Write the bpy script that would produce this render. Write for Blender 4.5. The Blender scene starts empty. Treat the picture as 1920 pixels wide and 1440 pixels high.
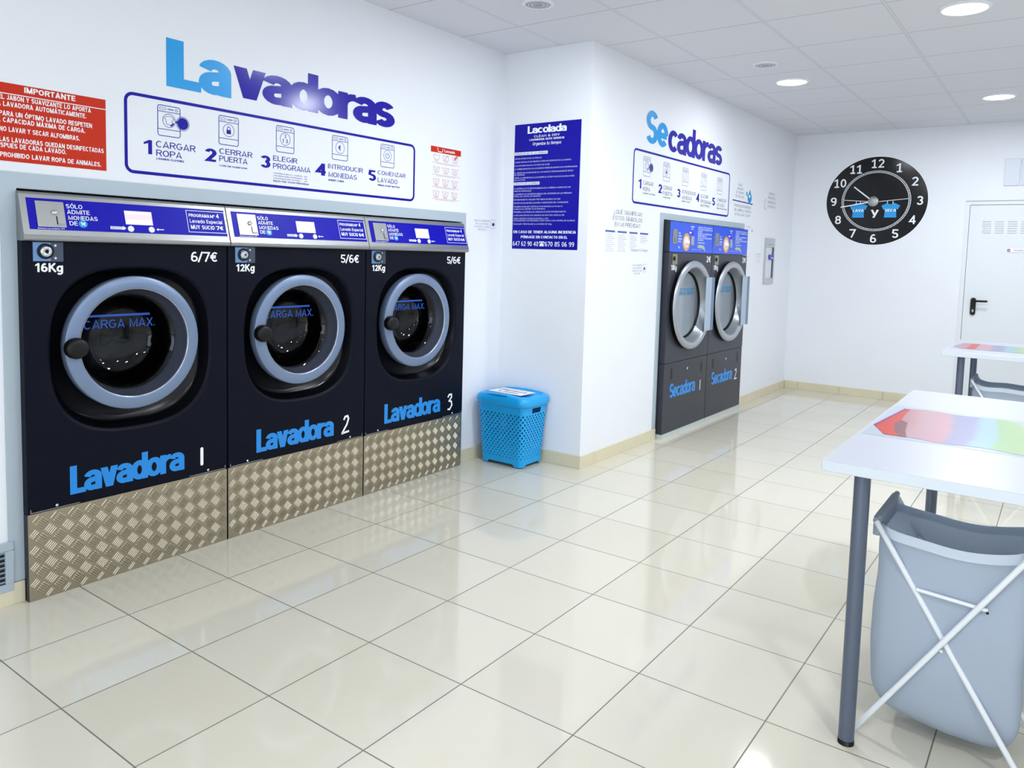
import bpy, bmesh, math, random
from mathutils import Matrix, Vector, noise
from mathutils.geometry import delaunay_2d_cdt
random.seed(7)
SC = bpy.context.scene
COL = SC.collection
PI = math.pi

# ---------------------------------------------------------------- camera
def cam():
    d = bpy.data.cameras.new('camera'); o = bpy.data.objects.new('camera', d); COL.objects.link(o)
    d.sensor_fit = 'HORIZONTAL'; d.sensor_width = 36.0
    d.lens = 1439.58 / 1920 * 36.0
    d.shift_y = (589.3 - 720) / 1920
    d.clip_start = 0.02; d.clip_end = 60
    yaw, pitch, roll = -0.62775, -0.079236, 0.027344
    f = Vector((math.sin(yaw), math.cos(yaw), 0)); r = Vector((math.cos(yaw), -math.sin(yaw), 0)); u = Vector((0, 0, 1))
    f2 = f * math.cos(pitch) + u * math.sin(pitch); u2 = u * math.cos(pitch) - f * math.sin(pitch)
    r3 = r * math.cos(roll) + u2 * math.sin(roll); u3 = u2 * math.cos(roll) - r * math.sin(roll)
    m = Matrix((r3, u3, -f2)).transposed().to_4x4()
    m.translation = (3.1349, -0.9814, 1.3649)
    o.matrix_world = m
    SC.camera = o
cam()

# ---------------------------------------------------------------- world, exposure
def world():
    w = bpy.data.worlds.new('daylight'); SC.world = w; w.use_nodes = True
    b = w.node_tree.nodes['Background']
    b.inputs[0].default_value = (0.87, 0.94, 1.0, 1); b.inputs[1].default_value = 3.0
world()
SC.view_settings.view_transform = 'Standard'
SC.view_settings.look = 'None'
SC.view_settings.gamma = 1.0
SC.view_settings.use_curve_mapping = False
SC.view_settings.exposure = 0.40
SC.cycles.max_bounces = 8
SC.cycles.diffuse_bounces = 5
SC.cycles.glossy_bounces = 5
SC.cycles.transparent_max_bounces = 12
SC.cycles.caustics_reflective = False
SC.cycles.caustics_refractive = False
SC.cycles.sample_clamp_indirect = 4.0
LAMP_W = 16.5                      # power of each ceiling lamp
LAMP_C = (0.90, 0.955, 1.0)

# ---------------------------------------------------------------- materials
def lin(c):
    c /= 255.0
    return c / 12.92 if c <= 0.04045 else ((c + 0.055) / 1.055) ** 2.4
def rgb(*c): return (lin(c[0]), lin(c[1]), lin(c[2]), 1)
MATS = {}
def mat(name, c, rough=0.5, metal=0.0, spec=0.5, coat=0.0, noise_amt=0.0, noise_scale=40, bump=0.0, emit=0):
    if name in MATS: return MATS[name]
    m = bpy.data.materials.new(name); m.use_nodes = True; MATS[name] = m
    nt = m.node_tree; b = nt.nodes['Principled BSDF']
    b.inputs['Base Color'].default_value = rgb(*c)
    b.inputs['Roughness'].default_value = rough
    b.inputs['Metallic'].default_value = metal
    b.inputs['Specular IOR Level'].default_value = spec
    b.inputs['Coat Weight'].default_value = coat
    if emit:
        b.inputs['Emission Color'].default_value = rgb(*c); b.inputs['Emission Strength'].default_value = emit
    if noise_amt or bump:
        tc = nt.nodes.new('ShaderNodeTexCoord'); n = nt.nodes.new('ShaderNodeTexNoise')
        n.inputs['Scale'].default_value = noise_scale; n.inputs['Detail'].default_value = 3
        nt.links.new(tc.outputs['Object'], n.inputs['Vector'])
        if noise_amt:
            mx = nt.nodes.new('ShaderNodeMix'); mx.data_type = 'RGBA'
            a = rgb(*[max(0, x * (1 - noise_amt)) for x in c]); z = rgb(*[min(255, x * (1 + noise_amt)) for x in c])
            mx.inputs[6].default_value = a; mx.inputs[7].default_value = z
            nt.links.new(n.outputs['Fac'], mx.inputs[0]); nt.links.new(mx.outputs[2], b.inputs['Base Color'])
        if bump:
            bp = nt.nodes.new('ShaderNodeBump'); bp.inputs['Strength'].default_value = bump; bp.inputs['Distance'].default_value = 0.002
            nt.links.new(n.outputs['Fac'], bp.inputs['Height']); nt.links.new(bp.outputs['Normal'], b.inputs['Normal'])
    return m

def math_node(nt, op, a, b=None, c=None):
    n = nt.nodes.new('ShaderNodeMath'); n.operation = op
    for i, x in enumerate((a, b, c)):
        if x is None: continue
        if isinstance(x, (int, float)): n.inputs[i].default_value = x
        else: nt.links.new(x, n.inputs[i])
    return n.outputs[0]
def line_dist(nt, coord, pitch, off):
    """distance in metres from the nearest joint at off + k*pitch"""
    t = math_node(nt, 'DIVIDE', math_node(nt, 'SUBTRACT', coord, off), pitch)
    fr = math_node(nt, 'SUBTRACT', t, math_node(nt, 'ROUND', t))
    return math_node(nt, 'MULTIPLY', math_node(nt, 'ABSOLUTE', fr), pitch)

def floor_mat():
    m = bpy.data.materials.new('polished_cream_tile'); m.use_nodes = True; nt = m.node_tree; b = nt.nodes['Principled BSDF']
    tc = nt.nodes.new('ShaderNodeTexCoord'); sp = nt.nodes.new('ShaderNodeSeparateXYZ'); nt.links.new(tc.outputs['Object'], sp.inputs[0])
    d = math_node(nt, 'MINIMUM', line_dist(nt, sp.outputs[0], 0.415, 0), line_dist(nt, sp.outputs[1], 0.415, 0))
    grout = math_node(nt, 'LESS_THAN', d, 0.0021)
    # tile by tile tone
    cx = math_node(nt, 'FLOOR', math_node(nt, 'DIVIDE', sp.outputs[0], 0.415)); cy = math_node(nt, 'FLOOR', math_node(nt, 'DIVIDE', sp.outputs[1], 0.415))
    cv = nt.nodes.new('ShaderNodeCombineXYZ'); nt.links.new(cx, cv.inputs[0]); nt.links.new(cy, cv.inputs[1])
    wn = nt.nodes.new('ShaderNodeTexWhiteNoise'); wn.noise_dimensions = '2D'; nt.links.new(cv.outputs[0], wn.inputs['Vector'])
    nz = nt.nodes.new('ShaderNodeTexNoise'); nz.inputs['Scale'].default_value = 2.2; nz.inputs['Detail'].default_value = 4; nt.links.new(tc.outputs['Object'], nz.inputs['Vector'])
    fac = math_node(nt, 'ADD', math_node(nt, 'MULTIPLY', wn.outputs['Value'], 0.45), math_node(nt, 'MULTIPLY', nz.outputs['Fac'], 0.55))
    mx = nt.nodes.new('ShaderNodeMix'); mx.data_type = 'RGBA'; nt.links.new(fac, mx.inputs[0])
    mx.inputs[6].default_value = rgb(202, 196, 178); mx.inputs[7].default_value = rgb(213, 208, 193)
    mg = nt.nodes.new('ShaderNodeMix'); mg.data_type = 'RGBA'; nt.links.new(grout, mg.inputs[0])
    nt.links.new(mx.outputs[2], mg.inputs[6]); mg.inputs[7].default_value = rgb(112, 110, 102)
    nt.links.new(mg.outputs[2], b.inputs['Base Color'])
    rg = math_node(nt, 'ADD', 0.07, math_node(nt, 'MULTIPLY', grout, 0.5)); nt.links.new(rg, b.inputs['Roughness'])
    b.inputs['Specular IOR Level'].default_value = 0.55
    return m
def ceiling_mat():
    m = bpy.data.materials.new('mineral_fibre_ceiling_tile'); m.use_nodes = True; nt = m.node_tree; b = nt.nodes['Principled BSDF']
    tc = nt.nodes.new('ShaderNodeTexCoord'); sp = nt.nodes.new('ShaderNodeSeparateXYZ'); nt.links.new(tc.outputs['Object'], sp.inputs[0])
    nz = nt.nodes.new('ShaderNodeTexNoise'); nz.inputs['Scale'].default_value = 260; nz.inputs['Detail'].default_value = 1; nt.links.new(tc.outputs['Object'], nz.inputs['Vector'])
    mx = nt.nodes.new('ShaderNodeMix'); mx.data_type = 'RGBA'; nt.links.new(nz.outputs['Fac'], mx.inputs[0])
    mx.inputs[6].default_value = rgb(213, 214, 220); mx.inputs[7].default_value = rgb(222, 223, 229)
    dx = line_dist(nt, sp.outputs[0], 0.612, 1.05); dy = line_dist(nt, sp.outputs[1], 0.615, 3.34)
    def band(prev, d, w, c):
        k = math_node(nt, 'LESS_THAN', d, w); q = nt.nodes.new('ShaderNodeMix'); q.data_type = 'RGBA'
        nt.links.new(k, q.inputs[0]); nt.links.new(prev, q.inputs[6]); q.inputs[7].default_value = rgb(*c); return q.outputs[2]
    o = band(mx.outputs[2], dy, 0.0035, (172, 174, 182))
    o = band(o, dx, 0.009, (180, 183, 190)); o = band(o, dx, 0.0062, (214, 216, 222))
    nt.links.new(o, b.inputs['Base Color']); b.inputs['Roughness'].default_value = 0.9; b.inputs['Specular IOR Level'].default_value = 0.2
    return m

M_FLOOR = floor_mat(); M_CEIL = ceiling_mat()
M_WALL = mat('white_painted_plaster', (230, 233, 239), 0.6, spec=.25, noise_amt=0.006, noise_scale=3, bump=0.02)
M_BASE = mat('cream_skirting_tile', (212, 204, 178), 0.16, noise_amt=0.03, noise_scale=6)
M_TRIM = mat('grey_lacquered_metal_trim', (174, 188, 199), 0.45)
M_BODY = mat('anthracite_powder_coat', (4, 8, 24), 0.45, spec=.13, bump=0.12, noise_scale=900)
M_DISH = mat('black_gloss_plastic', (6, 6, 9), 0.22, spec=.35)
M_RING = mat('silver_satin_plastic', (118, 136, 166), 0.34, metal=0.35)
M_RIM = mat('grey_door_throat', (62, 66, 80), 0.3)
M_BLACK = mat('black_matt_plastic', (9, 9, 11), 0.42, spec=.3)
M_DRUM = mat('dark_steel_drum', (70, 74, 80), 0.35, metal=0.9)
M_STEEL = mat('brushed_steel', (160, 162, 162), 0.36, metal=0.85)
M_CHROME = mat('polished_chrome', (215, 218, 224), 0.12, metal=1.0)
M_TREAD = mat('chequer_aluminium', (176, 166, 146), 0.40, metal=1.0)
M_BLUE = mat('royal_blue_vinyl', (8, 4, 168), 0.4, spec=.18)
M_SIGNBLUE = mat('sign_blue_print', (14, 8, 152), 0.4, spec=.2)
M_NAVY = mat('navy_print', (44, 40, 140), 0.4)
M_DEEP = mat('deep_blue_vinyl', (26, 10, 156), 0.15, spec=.4)
M_CYAN = mat('cyan_vinyl', (22, 152, 222), 0.25)
M_LETTER = mat('sky_blue_vinyl', (24, 132, 214), 0.35)
M_WHITE = mat('white_vinyl', (238, 241, 245), 0.35)
M_RED = mat('red_poster', (194, 44, 16), 0.45, spec=.2)
M_ROSE = mat('rose_print', (205, 120, 135), 0.5)
M_FAINT = mat('pale_grey_print', (158, 164, 182), 0.5)
M_GREYTXT = mat('grey_print', (120, 126, 146), 0.5)
M_BARBLUE = mat('muted_blue_print', (78, 96, 164), 0.5)
M_BASKET = mat('cyan_plastic', (14, 160, 228), 0.34)
M_PAPER = mat('white_paper', (232, 233, 238), 0.7)
M_INK = mat('black_ink', (60, 62, 70), 0.6)
M_TOP = mat('white_melamine', (180, 182, 192), 0.32)
M_EDGE = mat('grey_white_edge_band', (206, 214, 222), 0.35)
M_LEG = mat('dark_grey_leg_paint', (92, 102, 120), 0.34, metal=0.35)
M_TUBE = mat('white_tube_paint', (226, 231, 236), 0.35)
M_DBODY = mat('dryer_grey_powder_coat', (50, 52, 62), 0.36, spec=.3, bump=0.08, noise_scale=900)
M_DBLUE = mat('dryer_blue_panel', (30, 82, 222), 0.26)
M_DGLASS = mat('dryer_door_window', (150, 160, 170), 0.14)
M_DRING = mat('dryer_cast_ring', (172, 178, 186), 0.30, metal=0.6)
M_HINGE = mat('grey_blue_hinge', (168, 184, 200), 0.34, metal=0.2)
M_HINGE2 = mat('steel_blue_hinge_bar', (104, 126, 156), 0.34, metal=0.2)
M_DOOR = mat('white_steel_door', (220, 224, 229), 0.38)
M_DOORGAP = mat('grey_gap_shade', (150, 158, 168), 0.6)
M_CLOCK = mat('black_clock_film', (8, 8, 13), 0.14, spec=.35)
M_LAMPRING = mat('white_lamp_rim', (228, 230, 234), 0.4)
M_GREYLENS = mat('grey_lens', (150, 158, 166), 0.25)
M_LED = mat('led_diffuser', (255, 255, 255), 0.5, emit=14.0)
M_SCREEN = mat('display_screen', (226, 226, 240), 0.25, emit=0.25)
M_SCREEN2 = mat('display_warm_band', (226, 208, 212), 0.25, emit=0.2)
M_ORANGE = mat('amber_dial', (214, 158, 80), 0.35)
M_DIALIN = mat('dial_pink_white', (232, 214, 214), 0.4)
M_PURPLE = mat('purple_button', (112, 30, 226), 0.3)
M_KHAKI = mat('khaki_plate', (140, 138, 118), 0.35, metal=0.3)
M_GREEN = mat('pale_olive_print', (170, 186, 160), 0.4)

def glass_mat():
    m = bpy.data.materials.new('tinted_door_glass'); m.use_nodes = True; nt = m.node_tree
    nt.nodes.remove(nt.nodes['Principled BSDF']); out = nt.nodes['Material Output']
    t = nt.nodes.new('ShaderNodeBsdfTransparent'); t.inputs[0].default_value = (0.30, 0.32, 0.36, 1)
    g = nt.nodes.new('ShaderNodeBsdfGlossy'); g.inputs['Roughness'].default_value = 0.03; g.inputs[0].default_value = (0.9, 0.92, 0.95, 1)
    fr = nt.nodes.new('ShaderNodeFresnel'); fr.inputs[0].default_value = 1.42
    mx = nt.nodes.new('ShaderNodeMixShader'); nt.links.new(fr.outputs[0], mx.inputs[0]); nt.links.new(t.outputs[0], mx.inputs[1]); nt.links.new(g.outputs[0], mx.inputs[2])
    nt.links.new(mx.outputs[0], out.inputs[0]); return m
M_GLASS = glass_mat()
def fabric_mat():
    m = bpy.data.materials.new('white_bag_fabric'); m.use_nodes = True; nt = m.node_tree; b = nt.nodes['Principled BSDF']; out = nt.nodes['Material Output']
    b.inputs['Base Color'].default_value = rgb(186, 198, 214); b.inputs['Roughness'].default_value = 0.85; b.inputs['Specular IOR Level'].default_value = 0.2
    t = nt.nodes.new('ShaderNodeBsdfTranslucent'); t.inputs[0].default_value = rgb(186, 198, 214)
    mx = nt.nodes.new('ShaderNodeMixShader'); mx.inputs[0].default_value = 0.3
    nt.links.new(b.outputs[0], mx.inputs[1]); nt.links.new(t.outputs[0], mx.inputs[2]); nt.links.new(mx.outputs[0], out.inputs[0]); return m
M_FAB = fabric_mat()
M_HEM = mat('white_hem_fabric', (206, 217, 230), .85, spec=.2)
def towel_mat():
    """printed stack of folded towels: bands of colour with wavy borders, along the table's length"""
    m = bpy.data.materials.new('printed_towels'); m.use_nodes = True; nt = m.node_tree; b = nt.nodes['Principled BSDF']
    tc = nt.nodes.new('ShaderNodeTexCoord'); sp = nt.nodes.new('ShaderNodeSeparateXYZ'); nt.links.new(tc.outputs['Object'], sp.inputs[0])
    nz = nt.nodes.new('ShaderNodeTexNoise'); nz.inputs['Scale'].default_value = 9; nz.inputs['Detail'].default_value = 2; nt.links.new(tc.outputs['Object'], nz.inputs['Vector'])
    x = math_node(nt, 'ADD', sp.outputs[0], math_node(nt, 'MULTIPLY', math_node(nt, 'SUBTRACT', nz.outputs['Fac'], 0.5), 0.06))
    x = math_node(nt, 'SUBTRACT', x, math_node(nt, 'MULTIPLY', math_node(nt, 'COSINE', math_node(nt, 'MULTIPLY', sp.outputs[1], 5.5)), 0.018))
    r = nt.nodes.new('ShaderNodeValToRGB'); nt.links.new(math_node(nt, 'DIVIDE', x, 1.2), r.inputs[0])
    px = [(0.0, (196, 132, 140)), (.06, (196, 140, 148)), (.11, (204, 158, 166)), (.15, (198, 158, 172)), (.165, (206, 150, 164)), (.195, (204, 150, 164)), (.215, (150, 146, 186)), (.265, (146, 142, 190)),
          (.285, (148, 186, 198)), (.33, (152, 194, 204)), (.345, (156, 196, 136)), (.41, (180, 208, 150)), (.43, (198, 210, 216)), (.46, (128, 166, 214)), (.62, (206, 96, 84)), (.75, (150, 142, 190)), (.95, (152, 194, 204)), (1.2, (180, 208, 150))]
    stops = [(p / 1.2, tuple(q * .85 for q in c)) for p, c in px]
    el = r.color_ramp.elements
    el[0].position = stops[0][0]; el[0].color = rgb(*stops[0][1]); el[1].position = stops[-1][0]; el[1].color = rgb(*stops[-1][1])
    for p, c in stops[1:-1]:
        e = el.new(p); e.color = rgb(*c)
    nt.links.new(r.outputs[0], b.inputs['Base Color']); b.inputs['Roughness'].default_value = 0.3
    return m
M_TOWEL = towel_mat()

# ---------------------------------------------------------------- lettering
def arc(cx, cy, rx, ry, a0, a1, n=10):
    n = max(3, int(abs(a1 - a0) / 180 * n))
    return [(cx + rx * math.cos(math.radians(a0 + (a1 - a0) * i / n)), cy + ry * math.sin(math.radians(a0 + (a1 - a0) * i / n))) for i in range(n + 1)]
X_H = 0.73
ACC = {'\u00c1': 'A', '\u00c9': 'E', '\u00cd': 'I', '\u00d3': 'O', '\u00da': 'U', '\u00d1': 'N'}
def glyph(ch, t, serif=False, n=10, tv=None):
    """grotesque letters drawn as strokes: list of (points, closed) or filled polygons (points, None); and the advance width"""
    h = t / 2; X = X_H
    def A(*a): return arc(*a, n)
    def O(cx, cy, rx, ry): return (A(cx, cy, rx, ry, 0, 360)[:-1], True)
    def ess(Hh, w):
        r = (Hh - 2 * h) / 4; R = w / 2 - h
        return [(A(w / 2, Hh - h - r, R, r, 25, 255) + A(w / 2, h + r, R, r, 75, -155), False)], w
    def ln(*p): return (list(p), False)
    if ch in ACC:
        g, w = glyph(ACC[ch], t, serif, n)
        return g + [ln((w / 2 - .02, 1.08), (w / 2 + .12, 1.26)) if ch != '\u00d1' else ln((w / 2 - .18, 1.12), (w / 2 - .05, 1.18), (w / 2 + .05, 1.12), (w / 2 + .18, 1.18))], w
    # capitals
    if ch == 'A': return [ln((h * .9, 0), (.36, 1 - h * .3), (.72 - h * .9, 0)), ln((.17, .27), (.55, .27))], .72
    if ch == 'B': return [([(h, h), (h, 1 - h), (.38, 1 - h)] + A(.38, .75, .19, .25 - h, 80, -80)[1:] + [(h, .5)], False), ([(h, h), (.40, h)] + A(.40, .26, .24 - h * .6, .26 - h, -80, 80) + [(h, .51)], False)], .66
    if ch == 'C': return [(A(.37, .5, .37 - h, .5 - h, 48, 312), False)], .70
    if ch == 'D': return [([(h, h), (h, 1 - h), (.32, 1 - h)] + A(.32, .5, .38 - h, .5 - h, 88, -88) + [(h, h)], False)], .70
    if ch == 'E': return [ln((.56, 1 - h), (h, 1 - h), (h, h), (.58, h)), ln((h, .52), (.52, .52))], .58
    if ch == 'F': return [ln((.56, 1 - h), (h, 1 - h), (h, 0)), ln((h, .50), (.50, .50))], .56
    if ch == 'G': return [(A(.38, .5, .38 - h, .5 - h, 48, 330) + [(.74 - h, .47), (.42, .47)], False)], .75
    if ch == 'H': return [ln((h, 0), (h, 1)), ln((.68 - h, 0), (.68 - h, 1)), ln((h, .52), (.68 - h, .52))], .68
    if ch == 'I': return [ln((h, 0), (h, 1))], t
    if ch == 'J': return [([(.50 - h, 1)] + A(.25, .26, .25 - h, .26 - h, 0, -170), False)], .50
    if ch == 'K': return [ln((h, 0), (h, 1)), ln((h, .40), (.58, 1)), ln((.24, .57), (.64, 0))], .64
    if ch == 'L': return [ln((h, 1), (h, h), (.56, h))], .56
    if ch == 'M': return [ln((h, 0), (h, 1 - h * .4), (.40, .08), (.80 - h, 1 - h * .4), (.80 - h, 0))], .80
    if ch == 'N': return [ln((h, 0), (h, 1 - h * .4), (.68 - h, h * .4), (.68 - h, 1))], .68
    if ch == 'O': return [O(.38, .5, .38 - h, .5 - h)], .76
    if ch == 'P': return [([(h, 0), (h, 1 - h), (.36, 1 - h)] + A(.36, .71, .26 - h * .5, .29 - h, 80, -80) + [(h, .42 + h * .4)], False)], .62
    if ch == 'Q': return [O(.38, .5, .38 - h, .5 - h), ln((.46, .24), (.72, -.02))], .76
    if ch == 'R': return [([(h, 0), (h, 1 - h), (.38, 1 - h)] + A(.38, .72, .26 - h * .5, .28 - h, 80, -80) + [(h, .44 + h * .4)], False), ln((.38, .46), (.62, 0))], .65
    if ch == 'S': return ess(1.0, .66)
    if ch == 'T': return [ln((0, 1 - h), (.60, 1 - h)), ln((.30, 0), (.30, 1 - h))], .60
    if ch == 'U': return [([(h, 1)] + A(.34, .34, .34 - h, .34 - h, 180, 360) + [(.68 - h, 1)], False)], .68
    if ch == 'V': return [ln((h * .9, 1), (.34, h * .5), (.68 - h * .9, 1))], .68
    if ch == 'W': return [ln((h * .9, 1), (.24, h * .5), (.47, .92), (.70, h * .5), (.94 - h * .9, 1))], .94
    if ch == 'X': return [ln((h, 0), (.66 - h, 1)), ln((h, 1), (.66 - h, 0))], .66
    if ch == 'Y': return [ln((h, 1), (.33, .44), (.66 - h, 1)), ln((.33, .46), (.33, 0))], .66
    if ch == 'Z': return [ln((.03, 1 - h), (.58 - h, 1 - h), (h, h), (.60, h))], .60
    # small letters
    if ch == 'o': return [O(.34, X / 2, .34 - h, X / 2 - h)], .68
    if ch == 'c': return [(A(.33, X / 2, .33 - h, X / 2 - h, 42, 318), False)], .64
    if ch == 'e': return [(A(.33, X / 2, .33 - h, X / 2 - h, 0, 318), False), ln((h, X * .47), (.66 - h * .6, X * .47))], .66
    if ch == 'd': return [O(.33, X / 2, .33 - h, X / 2 - h), ln((.66 - h, 0), (.66 - h, 1))], .66
    if ch == 'b': return [O(.33, X / 2, .33 - h, X / 2 - h), ln((h, 0), (h, 1))], .66
    if ch == 'p': return [O(.33, X / 2, .33 - h, X / 2 - h), ln((h, -.26), (h, X))], .66
    if ch == 'q': return [O(.33, X / 2, .33 - h, X / 2 - h), ln((.66 - h, -.26), (.66 - h, X))], .66
    if ch == 'g': return [O(.30, X / 2, .30 - h, X / 2 - h), ([(.60 - h, X), (.60 - h, 0)] + A(.30, -.02, .30 - h, .22, 0, -150)[1:], False)], .60
    if ch == 'a':
        w = .62
        return [(A(w / 2, .49, w / 2 - h, X - h - .49, 172, 0) + [(w - h, 0)], False),
                ([(w - h, .44 - h * .2)] + A(.27, .235, .27 - h, .235 - h, 90, 270) + [(w - h, h + .03)], False)], w + .02
    if ch == 'v':
        T = tv or t; c = .35
        return [([(0, X), (c - T * .55, 0), (c + T * .55, 0), (2 * c, X), (2 * c - T * 1.06, X), (c, X - (c - 1.06 * T) * X / (c - .55 * T)), (T * 1.06, X)], None)], 2 * c
    if ch == 'w': return [ln((h, X), (.22, h * .4), (.42, X * .9), (.62, h * .4), (.84 - h, X))], .84
    if ch == 'x': return [ln((h, 0), (.58 - h, X)), ln((h, X), (.58 - h, 0))], .58
    if ch == 'z': return [ln((.02, X - h), (.50 - h, X - h), (h, h), (.54, h))], .54
    if ch == 'y': return [ln((h, X), (.33, .08)), ln((.62, X), (.25, -.28))], .64
    if ch == 'r': return [ln((h, 0), (h, X)), (A(.45, .40, .45 - h, X - h - .40, 180, 88), False)], .45
    if ch == 'n': return [ln((h, 0), (h, X)), ([*A(.31, .40, .31 - h, X - h - .40, 170, 0), (.62 - h, 0)], False)], .62
    if ch == 'h': return [ln((h, 0), (h, 1)), ([*A(.31, .40, .31 - h, X - h - .40, 170, 0), (.62 - h, 0)], False)], .62
    if ch == 'm': return [ln((h, 0), (h, X)), ([*A(.28, .42, .28 - h, X - h - .42, 170, 0), (.56 - h, 0)], False), ([*A(.75 - h, .42, .28 - h, X - h - .42, 170, 0), (1.03 - 2 * h, 0)], False)], 1.03 - h
    if ch == 'u': return [([(h, X)] + A(.30, .30, .30 - h, .30 - h, 180, 360) + [(.60 - h, X)], False), ln((.60 - h, X), (.60 - h, 0))], .60
    if ch == 'i': return [ln((h, 0), (h, X)), ln((h, .86), (h, 1))], t
    if ch == '\u00ed': return [ln((h, 0), (h, X)), ln((h, .84), (h + .12, 1))], t + .05
    if ch == 'l': return [ln((h, 0), (h, 1))], t
    if ch == 't': return [([(.16, 1)] + A(.30, .20, .14, .20 - h, 180, 290), False), ln((0, X - h), (.36, X - h))], .38
    if ch == 'f': return [([(.14, 0)] + A(.30, .80, .16, .20 - h, 180, 80), False), ln((0, X - h), (.34, X - h))], .38
    if ch == 'j': return [ln((h + .1, X), (h + .1, -.2)), ln((h + .1, .86), (h + .1, 1))], t + .1
    if ch == 'k': return [ln((h, 0), (h, 1)), ln((h, .26), (.50, X)), ln((.20, .40), (.56, 0))], .56
    if ch == 's': return ess(X, .58)
    # figures and marks
    if ch == '/': return [ln((0, -.05), (.34, 1.02))], .36
    if ch == ' ': return [], .3
    if ch in '.,': return [ln((h, 0), (h, t * 1.1))] if ch == '.' else [ln((h, t), (h * .4, -.12))], t
    if ch == ':': return [ln((h, 0), (h, t * 1.1)), ln((h, .5), (h, .5 + t * 1.1))], t
    if ch == '-': return [ln((0, .38), (.34, .38))], .36
    if ch == '(': return [(A(.40, .45, .32, .62, 120, 240), False)], .28
    if ch == ')': return [(A(-.12, .45, .32, .62, 60, -60), False)], .26
    if ch == '\u00ba': return [O(.15, .83, .11, .14)], .30
    if ch == '?': return [(A(.28, .74, .28 - h, .26 - h, 165, -60) + [(.28, .36), (.28, .26)], False), ln((.28, 0), (.28, t * 1.1))], .56
    if ch == '\u00bf': return [(A(.28, .02, .28 - h, .26 - h, 345, 120) [::1] + [(.28, .40), (.28, .48)], False), ln((.28, .62), (.28, .62 + t * 1.1))], .56
    if ch == '&': return [([(.66, 0), (.20, .62)] + A(.33, .78, .15, .22 - h, 190, -20) + A(.30, .27, .30 - h, .27 - h, 120, 300) + [(.64, .42)], False)], .68
    if ch == '\u20ac': return [(A(.42, .5, .34 - h, .5 - h, 48, 312), False), ln((0, .60), (.52, .60)), ln((0, .42), (.50, .42))], .66
    if ch == '1':
        s = [([(.40, 0), (.40, 1), (.40 - t * .8, 1), (.02, .80), (.02, .80 - t * .8), (.40 - t, .90 - t * .75), (.40 - t, 0)], None)]
        if serif: s.append(ln((.06, h * .7), (.40 + t * .9, h * .7)))
        return s, .46 if not serif else .58
    w = .60; R = w / 2 - h
    if ch == '0': return [O(w / 2, .5, R, .5 - h)], w
    if ch == '2': return [(A(w / 2, 1 - h - .23, R, .23, 168, -28) + [(h + .04, h), (w, h)], False)], w
    if ch == '3': return [(A(w / 2, 1 - h - .2, R * .92, .2, 160, -90), False), (A(w / 2, h + .22, R, (1 - 2 * h - .4) / 2, 90, -160), False)], w
    if ch == '4': return [ln((w - .16, 0), (w - .16, 1)), ln((w - .16, 1 - h), (h * .8, .30), (w + .02, .30))], w + .03
    if ch == '5': return [ln((w - .04, 1 - h), (.12, 1 - h), (.07, .53)), (A(w / 2 - .01, h + .235, R, .235, 132, -155), False)], w
    if ch == '6': return [O(w / 2, h + .23, R, .23), (A(w / 2 + .02, .42, R + .02, .58 - h, 180, 60), False)], w
    if ch == '7': return [ln((0, 1 - h), (w - h * .6, 1 - h), (.22, 0))], w
    if ch == '8': return [O(w / 2, 1 - h - .2, R * .9, .2), O(w / 2, h + .22, R, (1 - 2 * h - .4) / 2)], w
    if ch == '9': return [O(w / 2, 1 - h - .23, R, .23), (A(w / 2 - .02, .58, R + .02, .58 - h, 0, -120), False)], w
    return [], .4
def ccw(p):
    a = sum(p[i - 1][0] * p[i][1] - p[i][0] * p[i - 1][1] for i in range(len(p)))
    return p if a > 0 else p[::-1]
def stroke_polys(pts, t, closed, q=1.0):
    """a stroke as convex pieces: one rectangle per segment and a mitred wedge on the outside of every bend"""
    n = len(pts); P = [Vector((p[0], p[1] * q)) for p in pts]; out = []; h = t / 2
    segs = [(P[i], P[(i + 1) % n]) for i in range(n if closed else n - 1)]
    segs = [(a, b) for a, b in segs if (b - a).length > 1e-6]
    for a, b in segs:
        d = (b - a).normalized(); o = Vector((-d.y, d.x)) * h
        out.append([tuple(a - o), tuple(b - o), tuple(b + o), tuple(a + o)])
    for i in range(len(segs) if closed else len(segs) - 1):
        a, p = segs[i]; p2, b = segs[(i + 1) % len(segs)]
        d1 = (p - a).normalized(); d2 = (b - p2).normalized(); cr = d1.x * d2.y - d1.y * d2.x
        if abs(cr) < 1e-5: continue
        s = -1 if cr > 0 else 1
        n1 = Vector((-d1.y, d1.x)) * s; n2 = Vector((-d2.y, d2.x)) * s; m = (n1 + n2)
        if m.length < .2: continue
        m.normalize(); k = min(1.9, 1 / max(.2, m.dot(n1)))
        out.append(ccw([tuple(p), tuple(p + n1 * h), tuple(p + m * h * k), tuple(p + n2 * h)]))
    return [[(p[0], p[1] / q) for p in r] for r in out]
def union(polys):
    vs = []; fs = []
    for p in polys:
        p = ccw([tuple(q) for q in p]); fs.append(list(range(len(vs), len(vs) + len(p)))); vs += [Vector(q) for q in p]
    v, e, f, ov, oe, of = delaunay_2d_cdt(vs, [], fs, 1, 1e-6)
    return [tuple(p) for p in v], [tuple(q) for q, o in zip(f, of) if o]

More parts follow.
